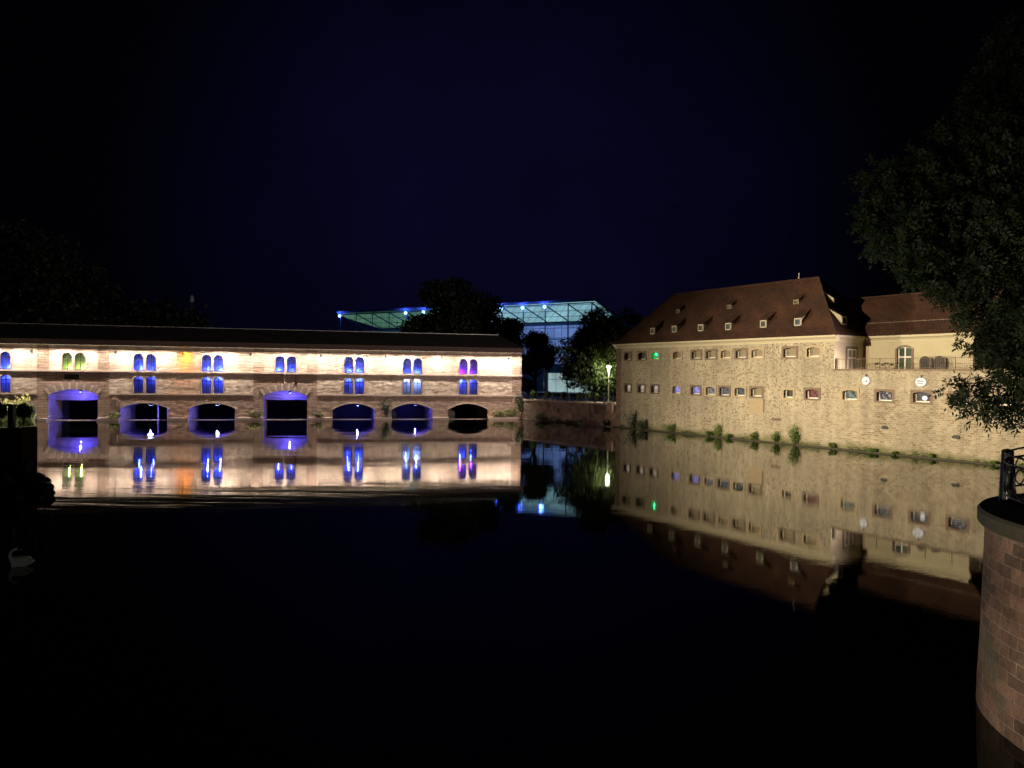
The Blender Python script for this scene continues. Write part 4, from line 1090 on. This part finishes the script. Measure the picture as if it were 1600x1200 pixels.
# ------------------------------------------------------------------ museum behind
mu_ = thing("glass_museum", "large glass museum with slanting lit canopy and blue lamps behind the trees", "building", (2.27, 170, 0), math.atan2(-.546, .838))
def glow(name, c1, c2, strength, px, pz, scale=.12):
    """lit glass panels: every panel with a slightly different brightness"""
    m, n, l, b = new_mat(name)
    cb, tc = swizzle(n, l, "Object")
    br = n.new("ShaderNodeTexBrick"); br.offset = 0.0
    br.inputs["Scale"].default_value = 1; br.inputs["Brick Width"].default_value = px; br.inputs["Row Height"].default_value = pz
    br.inputs["Color1"].default_value = tuple(c1) + (1,); br.inputs["Color2"].default_value = tuple(c2) + (1,); br.inputs["Mortar"].default_value = tuple(c * .25 for c in c1) + (1,)
    br.inputs["Mortar Size"].default_value = .06
    l.new(cb.outputs[0], br.inputs["Vector"])
    nz = n.new("ShaderNodeTexNoise"); nz.inputs["Scale"].default_value = scale; nz.inputs["Detail"].default_value = 4
    l.new(cb.outputs[0], nz.inputs["Vector"])
    mr = n.new("ShaderNodeMapRange"); mr.inputs["From Min"].default_value = .3; mr.inputs["From Max"].default_value = .7; mr.inputs["To Min"].default_value = .55; mr.inputs["To Max"].default_value = 1.35
    l.new(nz.outputs[0], mr.inputs["Value"])
    sc = n.new("ShaderNodeVectorMath"); sc.operation = 'SCALE'
    l.new(br.outputs["Color"], sc.inputs[0]); l.new(mr.outputs[0], sc.inputs[3])
    l.new(sc.outputs[0], b.inputs["Emission Color"]); b.inputs["Emission Strength"].default_value = strength
    b.inputs["Base Color"].default_value = (.03, .04, .04, 1); b.inputs["Roughness"].default_value = .15
    return m
g_can = glow("canopy_glass", (0.15, 0.31, 0.36), (0.19, 0.37, 0.42), 1.25, 1.9, 1.0)
g_green = glow("green_canopy_glass", (0.06, 0.15, 0.105), (0.075, 0.18, 0.12), 1.0, 1.9, 1.0)
g_blue = glow("blue_facade_glass", (0.10, 0.18, 0.46), (0.13, 0.22, 0.54), 0.9, 1.9, 2.2)
g_low = glow("lit_ground_floor_glass", (0.36, 0.54, 0.54), (0.44, 0.62, 0.60), .75, 2.4, 3.0)
g_dim = glow("dim_facade_glass", (0.02, 0.06, 0.06), (0.025, 0.07, 0.07), .7, 1.9, 2.2)
XL, XR, XM = -57.6, 17.7, -24.0
def quad(mb, a, b, c, d, mi=0): mb.add([a, b, c, d], [(0, 1, 2, 3)], mi)
c1 = MB(); quad(c1, (XM, 0, 22.3), (XR, 0, 22.5), (XR - 1.0, 7.5, 19.1), (XM, 7.5, 19.0)); c1.build("canopy_glass", g_can, mu_)
c1 = MB(); quad(c1, (XL, 0, 22.0), (XM, 0, 22.3), (XM, 7.5, 19.0), (XL + 8, 7.5, 18.8)); c1.build("canopy_glass", g_green, mu_)
c1 = MB(); quad(c1, (XR, 0, 22.5), (XR, 7.7, 20.2), (XR - 1, 7.5, 19.1), (XR - 1, 7.5, 19.1)); c1.build("canopy_end", g_can, mu_)
c1 = MB(); quad(c1, (XM, 8, 9.5), (XR - 1, 8, 9.5), (XR - 1, 8, 18.2), (XM, 8, 18.2)); c1.build("glass_facade", g_blue, mu_)
c1 = MB(); quad(c1, (XL, 8, 3), (XM, 8, 3), (XM, 8, 18.2), (XL, 8, 18.2)); c1.build("glass_facade", g_dim, mu_)
c1 = MB(); quad(c1, (2.0, 8, 3), (XR + 14, 8, 3), (XR + 14, 8, 7.4), (2.0, 8, 7.4)); c1.build("ground_floor_glass", g_low, mu_)
MB().box(XM, XR + 14, 8.1, 24, 3, 9.4).box(XL, XR - 1, 8.2, 24, 9.4, 18.2).build("hall", M['steel'], mu_)
MB().box(XM, 1.9, 7.6, 8.1, 3, 9.5).build("dark_wall", M['steel'], mu_)
rb = MB().prism([(-.4, 22.45), (-.4, 23.0), (8.3, 20.6), (24, 20.2), (24, 19.8), (8.3, 20.2), (0, 22.5)], XL, XR + .3)
rb.build("canopy_roof", plain("pale_roof_edge", (0.42, 0.50, 0.50), .6), mu_)
st = MB().box(XM, XR - 1, 7.3, 7.9, 18.2, 18.8).box(XL + 8, XM, 7.3, 7.9, 18.0, 18.6).box(XM, XR - 1, 7.6, 7.9, 15.0, 15.2)
st.build("facade_beam", M['steel'], mu_)
ncol = 0
for i in range(-3, 11):
    x = -5.65 * i
    if XL - .5 < x < XR:
        lowx = 3.0 if x > XM else 18.0
        MB().bar((x, .1, lowx), (x, .1, 22.2), .13, 6).build("column", M['steel'], mu_)
        MB().bar((x + .1, .15, 22.0), (x + 2.7, 7.3, 18.5), .14, 6).build("strut", M['steel'], mu_)
MB().bar((XL, .0, 22.1), (XR, .0, 22.2), .12, 6).build("front_beam", M['steel'], mu_)
for x in (5.65, 0, -5.65, -11.3, -16.95, -28.25, -33.9, -56.5):
    MB().ball((x, -.25, 21.75), .36, 10, 7).build("blue_lamp", M.setdefault('bluelamp', emit("blue_lamp_glass", (0.10, 0.30, 1.0), 14)), mu_)
    lamp('POINT', "blue_light", (x, -1.0, 21.6), 350, (0.05, 0.10, 1.0), mu_, .3)

# ------------------------------------------------------------------ trees behind the barrage and the quay
make_tree("broad_tree", "broad dark tree rising behind the covered bridge in front of the museum", -10.6, 141, 3.1, 20.6, 21.0, 21, M['leaf_darkened'], .5, 18, "trees behind the bridge and quay", lift=.3)
make_tree("round_tree", "dark round tree right behind the covered bridge's right end", 3.9, 130, 3.1, 11.6, 7.4, 22, M['leaf_darkened'], .36, 40, "trees behind the bridge and quay", lift=.02)
make_tree("quay_tree", "leafy green tree on the quay lit from one side by the street lamp", 12.9, 117, 3.1, 13.5, 14.2, 24, M['leaf_quay'], .36, 30, "trees behind the bridge and quay", lift=.06)
make_tree("bushy_tree", "lower bushy dark tree between the broad tree and the round one", -.6, 136, 3.1, 14.6, 7.0, 25, M['leaf_darkened'], .4, 28, "trees behind the bridge and quay", lift=.3)
make_tree("rear_tree", "grey-green tree behind the street lamp beside the steep roof", 18.6, 125, 3.1, 15.6, 8.0, 27, M['leaf_mid'], .4, 11, "trees behind the bridge and quay", lift=.2)
for i, (x, y, h, w, lab) in enumerate([(-96, 150, 33, 32, "huge black tree at the far left behind the covered bridge"), (-72, 158, 20, 20, "black tree behind the covered bridge right of the huge one")]):
    make_tree("far_tree", lab, x, y, 1.0, h, w, 30 + i, M['leaf_darkened'], 1.0, 2.5, "black trees at the far left", lift=.2)
ch = thing("far_tower", "slim dark far tower with a pale lantern above the bridge roof", "tower", (-83.5, 200, 3))
MB().lathe([(1.6, 0), (1.3, 12), (.75, 18), (.55, 20.4)], 8).build("shaft", M['earth'], ch)
MB().lathe([(.5, 21.9), (.52, 22.0), (.52, 23.0), (.1, 23.7)], 8).build("lantern", plain("pale_lantern", (.6, .6, .6)), ch)
MB().lathe([(.25, 20.4), (.25, 21.9)], 8).build("neck", M['earth'], ch)

# ------------------------------------------------------------------ plants on the barrage footing and left bank
def bar_pt(s, y, z): return tuple(Matrix.Rotation(RB, 4, 'Z') @ Vector((s, y, z)) + Vector((-32.96683635, 111.88241465, 0)))
BP = [(-22.6, .8, 2.0, 'leaf_pale', "spiky pale plant on the bridge footing right of the first high arch"), (-33.2, 1.6, 2.0, 'leaf_blue', "straggly pale bush on the bridge footing left of the first high arch"),
      (-4.0, .95, 2.1, 'leaf_pale', "leafy plant on the bridge footing left of the middle high arch"), (4.7, .85, 2.1, 'leaf_pale', "leafy plant on the bridge footing right of the middle high arch"),
      (14.6, 2.3, 1.5, 'leaf_blue', "tall grey-green bush on the bridge footing between two low arches"), (32.0, 1.0, 2.2, 'leaf_pale', "bright green bush on the bridge footing by the last dark arch"), (34.0, 1.3, 2.4, 'leaf_pale', "bright green bush at the corner of bridge and quay wall")]
for i, (s, h, w_, m_, lab) in enumerate(BP):
    make_shrub("shrub", lab, bar_pt(s, -.5, .3), h * 1.25, w_ * 1.15, M[m_], 200 + i, .2, int(230 * w_ * (.6 + h * .5)), "shrubs on the bridge footing", tall=h > 2, d=.9)
make_shrub("lit_bush", "wide yellow-green bush in front of the bridge behind the islet", (-54.9, 84.5, .2), 3.9, 3.8, M['leaf_pale'], 230, .28, 2600, d=3)
make_shrub("lit_bush", "lower grey bush on the far left in front of the bridge", (-57.6, 86.0, .4), 2.9, 3.0, M['leaf_blue'], 231, .28, 1400, d=3)
structure(slab([(-64, 78), (-49.7, 78), (-55.6, 88), (-64, 90)], -.6, .2).build("bank", M['earth']))

# islet with quay wall on the left
ISL = [(-31.6, 50.8), (-34.5, 55.2), (-39.5, 63.5), (-60, 66), (-75, 40), (-33.3, 48.9), (-32.0, 49.9)]
structure(slab(ISL, -.8, 3.14).build("islet", plain("islet_turf", (0.07, 0.085, 0.03), .95)))
iw = thing("islet_wall", "black stone quay wall of the islet at the left edge", "wall")
mb = MB()
pts = [(-75, 40), (-33.3, 48.9), (-32.0, 49.9), (-31.6, 50.8), (-34.5, 55.2), (-39.5, 63.5)]
for (xa, ya), (xb, yb) in zip(pts[:-1], pts[1:]):
    d = Vector((xb - xa, yb - ya, 0)).normalized(); nn = Vector((d.y, -d.x, 0)) * .18
    mb.add([(xa + nn.x, ya + nn.y, -.8), (xb + nn.x, yb + nn.y, -.8), (xb + nn.x, yb + nn.y, 3.2), (xa + nn.x, ya + nn.y, 3.2), (xb - nn.x, yb - nn.y, 3.2), (xa - nn.x, ya - nn.y, 3.2)], [(0, 1, 2, 3), (3, 2, 4, 5)])
mb.build("wall", M['earth'], iw)
rng = np.random.default_rng(77)
def inpoly(x, y, P):
    c = False; j = len(P) - 1
    for i in range(len(P)):
        if (P[i][1] > y) != (P[j][1] > y) and x < (P[j][0] - P[i][0]) * (y - P[i][1]) / (P[j][1] - P[i][1]) + P[i][0]: c = not c
        j = i
    return c
g = []
while len(g) < 5000:
    x, y = rng.uniform(-48, -31), rng.uniform(46, 64)
    if inpoly(x, y, ISL): g.append((x, y, 3.2 + rng.uniform(0, .1)))
gr = leaves("grass", M['grass'], np.array(g), .22, None, rng, aspect=.2, droop=-1.2); structure(gr, "stuff")
topiary(-34.5, 51.6, 3.14, 1.05, .62, "black clipped ball tree on the islet at the left frame edge", "clipped ball trees on the islet", 240, M['leaf_dark'])
topiary(-33.7, 53.0, 3.14, .95, .55, "black clipped ball tree on the islet nearest its corner", "clipped ball trees on the islet", 241, M['leaf_dark'])
pst = MB().box(-.16, .16, -.16, .16, 0, 1.35).box(-.2, .2, -.2, .2, 1.35, 1.5).build("bollard", M['iron'])
pst.location = (-33.6, 51.6, 3.14); tag(pst, "black square bollard between the two ball trees on the islet", "bollard")
# rubble at the foot of the islet
rk = MB(); rng2 = random.Random(4)
for i in range(90):
    u = rng2.random(); v = rng2.random()
    x = -31.0 + 6.8 * u - 4.5 * v; y = 49.0 - 7.6 * u - 3.0 * v
    r = rng2.uniform(.35, .8) * (1.15 - .6 * u)
    rk.ball((x, y, r * .25 + (1 - u) * (1 - v) * .8), r, 7, 5, (rng2.uniform(.8, 1.3), rng2.uniform(.8, 1.2), rng2.uniform(.5, .8)))
structure(rk.build("rubble", M['earth']), "stuff")

# ------------------------------------------------------------------ swan
sw = thing("swan", "white swan on the dark water at the left, neck curved back", "swan", (-17.4, 27.2, 0), 0.25)
sw.scale = (.8, .8, .8)
me = bpy.data.meshes.new("body")
sv = [(0.40, 0, .14), (.22, 0, .16), (0, 0, .16), (-.22, 0, .16), (-.36, 0, .30), (-.41, 0, .50), (-.33, 0, .68), (-.20, 0, .76), (-.08, 0, .75), (.58, 0, .24)]
se = [(0, 1), (1, 2), (2, 3), (3, 4), (4, 5), (5, 6), (6, 7), (7, 8), (0, 9)]
sr = [.13, .22, .25, .2, .09, .065, .06, .065, .075, .04]
me.from_pydata(sv, se, [])
so = link("body", me, sw)
so.modifiers.new("skin", 'SKIN'); so.modifiers.new("sub", 'SUBSURF').levels = 2
so.modifiers["sub"].render_levels = 2
for i, vtx in enumerate(me.skin_vertices[0].data): vtx.radius = (sr[i], sr[i]); vtx.use_root = (i == 2)
dg = bpy.context.evaluated_depsgraph_get()
ev = bpy.data.meshes.new_from_object(so.evaluated_get(dg)); so.modifiers.clear(); so.data = ev
ev.materials.clear(); ev.materials.append(M['feather'])
MB().bar((-.03, 0, .745), (.12, 0, .70), .04, 8, .015).build("beak", M['beak'], sw)
for sy in (-1, 1):
    MB().ball((.08, .17 * sy, .27), .3, 10, 7, (1.2, .35, .5)).build("wing", M['feather'], sw, smooth=True)

# ------------------------------------------------------------------ round bastion in the foreground
BC = (14.06, 14.7)
bs = thing("bastion", "round brown block masonry bastion in the right foreground", "tower", (BC[0], BC[1], 0))
n, prof_ = 96, [(4.34, -.6), (4.32, .4), (4.28, 1.4), (4.25, 2.6), (4.22, 3.92)]
mb = MB(); mb.lathe(prof_, n, cap=False)
o = mb.build("wall", M['bastion'], bs, smooth=True)
uvl = o.data.uv_layers.new(name="UVMap")
for poly in o.data.polygons:
    for li in poly.loop_indices:
        v = o.data.vertices[o.data.loops[li].vertex_index].co
        an = math.atan2(v.y, v.x)
        if an < 0: an += 2 * math.pi
        uvl.data[li].uv = (an * 4.4, v.z)
# seam lies at angle 0, turned away from the camera
for poly in o.data.polygons:
    us = [uvl.data[li].uv[0] for li in poly.loop_indices]
    if max(us) - min(us) > 10:
        for li in poly.loop_indices:
            if uvl.data[li].uv[0] < 5: uvl.data[li].uv[0] += 2 * math.pi * 4.4
MB().lathe([(4.2, 3.88), (4.34, 3.91), (4.37, 3.96), (4.37, 4.18), (4.32, 4.24), (3.6, 4.26), (3.6, 4.15)], n, cap=False).build("coping", M['coping'], bs, smooth=False)
MB().lathe([(3.65, 4.0), (3.65, 4.17)], 48).build("deck", M['earth'], bs)
br_ = thing("bastion_railing", "dark tapered posts and iron rails round the top of the bastion", "railing", (BC[0], BC[1], 4.25))
pr_, pa = 3.87, math.radians(137.7)
for i in range(8):
    a = pa + i * math.pi / 4; x, y = pr_ * math.cos(a), pr_ * math.sin(a)
    p = MB().lathe([(.165, -.02), (.15, .35), (.135, .8), (.12, 1.10), (.125, 1.14), (.10, 1.18), (.03, 1.2)], 14, (x, y)).build("post", M['post'], br_, smooth=False)
    bands = MB()
    for z, r in ((.42, .155), (1.02, .132)): bands.lathe([(r, z), (r, z + .035)], 14, (x, y))
    bands.build("band", M['iron'], p)
    if i == 0:
        fx, fy = -BC[0] - x, -BC[1] - y; q_ = math.hypot(fx, fy); fx, fy = fx / q_, fy / q_
        MB().bar((x + fx * .165, y + fy * .165, .06), (x + fx * .152, y + fy * .152, .70), .010, 4).build("pale_mark", M['galv'], p)  # thin pale bars forming a T-shaped mark on the post
        MB().bar((x + fx * .15 - fy * .07, y + fy * .15 + fx * .07, .70), (x + fx * .15 + fy * .07, y + fy * .15 - fx * .07, .67), .009, 4).build("pale_mark", M['galv'], p)
    a2 = a + math.pi / 4
    for z in (1.12, .98, .30):
        pts = [(pr_ * math.cos(a + (a2 - a) * t / 8), pr_ * math.sin(a + (a2 - a) * t / 8), z + (.06 if z > 1.1 else 0) * math.sin(math.pi * t / 8)) for t in range(9)]
        MB().tube(pts, [.022] * 9, 6).build("rail", M['iron'], br_)
    rg = MB()
    for kk in range(5):
        am = a + (a2 - a) * (kk + .5) / 5
        cx, cy = pr_ * math.cos(am), pr_ * math.sin(am); tx, ty = -math.sin(am), math.cos(am)
        pts = [(cx + tx * .28 * math.cos(t * math.pi / 8), cy + ty * .28 * math.cos(t * math.pi / 8), .64 + .31 * math.sin(t * math.pi / 8)) for t in range(17)]
        rg.tube(pts, [.016] * 17, 5)
    rg.build("ring_ornament", M['iron'], br_)

# ------------------------------------------------------------------ big tree leaning in from the right
rng = np.random.default_rng(55)
ft = thing("foreground_tree", "big dark tree with feathery leaves hanging in from the right over the bastion", "tree", (19.6, 20.5, 3.15))
def PX(u, v, d):  # metres right, forward and up for a direction of the view at a distance (design aid for the crown layout)
    D = fw * 1200 + rt * (u - 800) - up * (v - 600); D = D * (d / D.y)
    return np.array([D.x, D.y, 7 + D.z])
CR = [(1580, 140, 66, 18), (1520, 220, 62, 17.5), (1440, 305, 55, 17), (1395, 355, 44, 16.5), (1378, 290, 30, 16.5), (1490, 345, 90, 17.5), (1580, 300, 110, 18), (1565, 425, 92, 18), (1500, 430, 48, 17), (1440, 400, 36, 16.5),
      (1485, 495, 13, 15.7), (1505, 480, 18, 16.9), (1530, 505, 24, 16.9), (1500, 525, 17, 16.0), (1520, 540, 16, 16.6), (1545, 525, 22, 16.7), (1570, 510, 19, 16.6), (1590, 530, 25, 16.8), (1540, 560, 21, 17.1), (1575, 555, 21, 17.1), (1598, 565, 21, 16.0), (1490, 600, 13, 17.0), (1480, 612, 18, 16.3), (1505, 590, 18, 17.1), (1525, 605, 19, 17.0), (1510, 622, 21, 15.9), (1540, 585, 15, 16.0), (1550, 615, 13, 15.9), (1565, 600, 15, 15.8), (1585, 605, 21, 16.2), (1560, 635, 21, 16.7), (1590, 625, 15, 17.2), (1535, 640, 20, 16.9), (1575, 645, 24, 16.4), (1518, 640, 25, 16.2), (1600, 500, 22, 16.2), (1560, 480, 20, 15.9),
      (1680, 200, 150, 19), (1760, 400, 170, 19), (1690, 560, 110, 18), (1640, 90, 90, 19), (1850, 260, 160, 20), (1900, 480, 150, 20)]
for (u, v, r, d) in list(CR[:10]):
    for k_ in range(7):
        an = rng.uniform(0, 6.28); CR.append((u + r * math.cos(an) * 1.0, v + r * math.sin(an) * 1.0, r * rng.uniform(.18, .38), d + rng.uniform(-.6, .6)))
CR = [((u + 14 if (r < 27 and v > 470) else u), v, r, d) for u, v, r, d in CR]
base = np.array([19.6, 20.5, 3.15])
bl = [tuple(PX(u, v, d) - base) + (r * d / 1200.0,) for u, v, r, d in CR]
tk = MB()
tk.tube([(0, 0, -.3), (-.15, -.1, 2.2), (-.5, -.3, 4.5), (-.9, -.5, 7.5)], [.42, .34, .27, .12], 10)
for i, (x, y, z, r) in enumerate(bl[:44]):
    s = Vector((-.3, -.2, 2.8 + min(4.0, max(0, z - 3) * .45))); e = Vector((x, y, z)); m1 = s.lerp(e, .5) + Vector((0, 0, .5))
    tk.tube([s, m1, e], [.08, .05, .012] if r > .5 else [.03, .025, .006], 6)
tk.build("trunk", M['bark'], ft)
# pinnate leaves: clusters of leaflets in pairs along a stalk
C, A, S = [], [], []
for (x, y, z, r) in bl:
    far = x + base[0] > 14.5
    nl = int((130 if far else 330) * r * r * (1.0 if r > .6 else 0.6)) + (60 if r > .5 else 8)
    d = rng.normal(size=(nl, 3)); d /= np.linalg.norm(d, axis=1)[:, None]
    c = np.array([x, y, z]) + d * (r * rng.uniform(.25, 1.04, nl) ** .6)[:, None]
    ax = d * .6 + rng.normal(size=(nl, 3)) * .5; ax[:, 2] -= .55; ax /= np.linalg.norm(ax, axis=1)[:, None]
    C.append(c); A.append(ax)
C, A = np.concatenate(C), np.concatenate(A)
n = len(C); side = np.cross(A, rng.normal(size=(n, 3))); side /= np.linalg.norm(side, axis=1)[:, None]
V = []
for j in range(9):
    t = (j // 2) * .055 if j < 8 else .25
    sgn = (1 if j % 2 else -1) if j < 8 else 0
    p = C + A * t
    dl = (side * sgn * .9 + A * .45 + rng.normal(size=(n, 3)) * .15) if sgn else A
    dl = dl / np.linalg.norm(dl, axis=1)[:, None]
    nb = np.cross(dl, np.cross(A, side) + rng.normal(size=(n, 3)) * .2); nb /= np.linalg.norm(nb, axis=1)[:, None]
    L = .12 * rng.uniform(.75, 1.2, (n, 1))
    V.append(np.stack([p, p + dl * L * .45 + nb * L * .19, p + dl * L, p + dl * L * .45 - nb * L * .19], 1))
V = np.concatenate(V).reshape(-1, 3)
me = bpy.data.meshes.new("crown"); me.from_pydata(V.tolist(), [], np.arange(len(V)).reshape(-1, 4).tolist()); me.materials.append(M['leaf_dark']); me.update()
link("crown", me, ft)
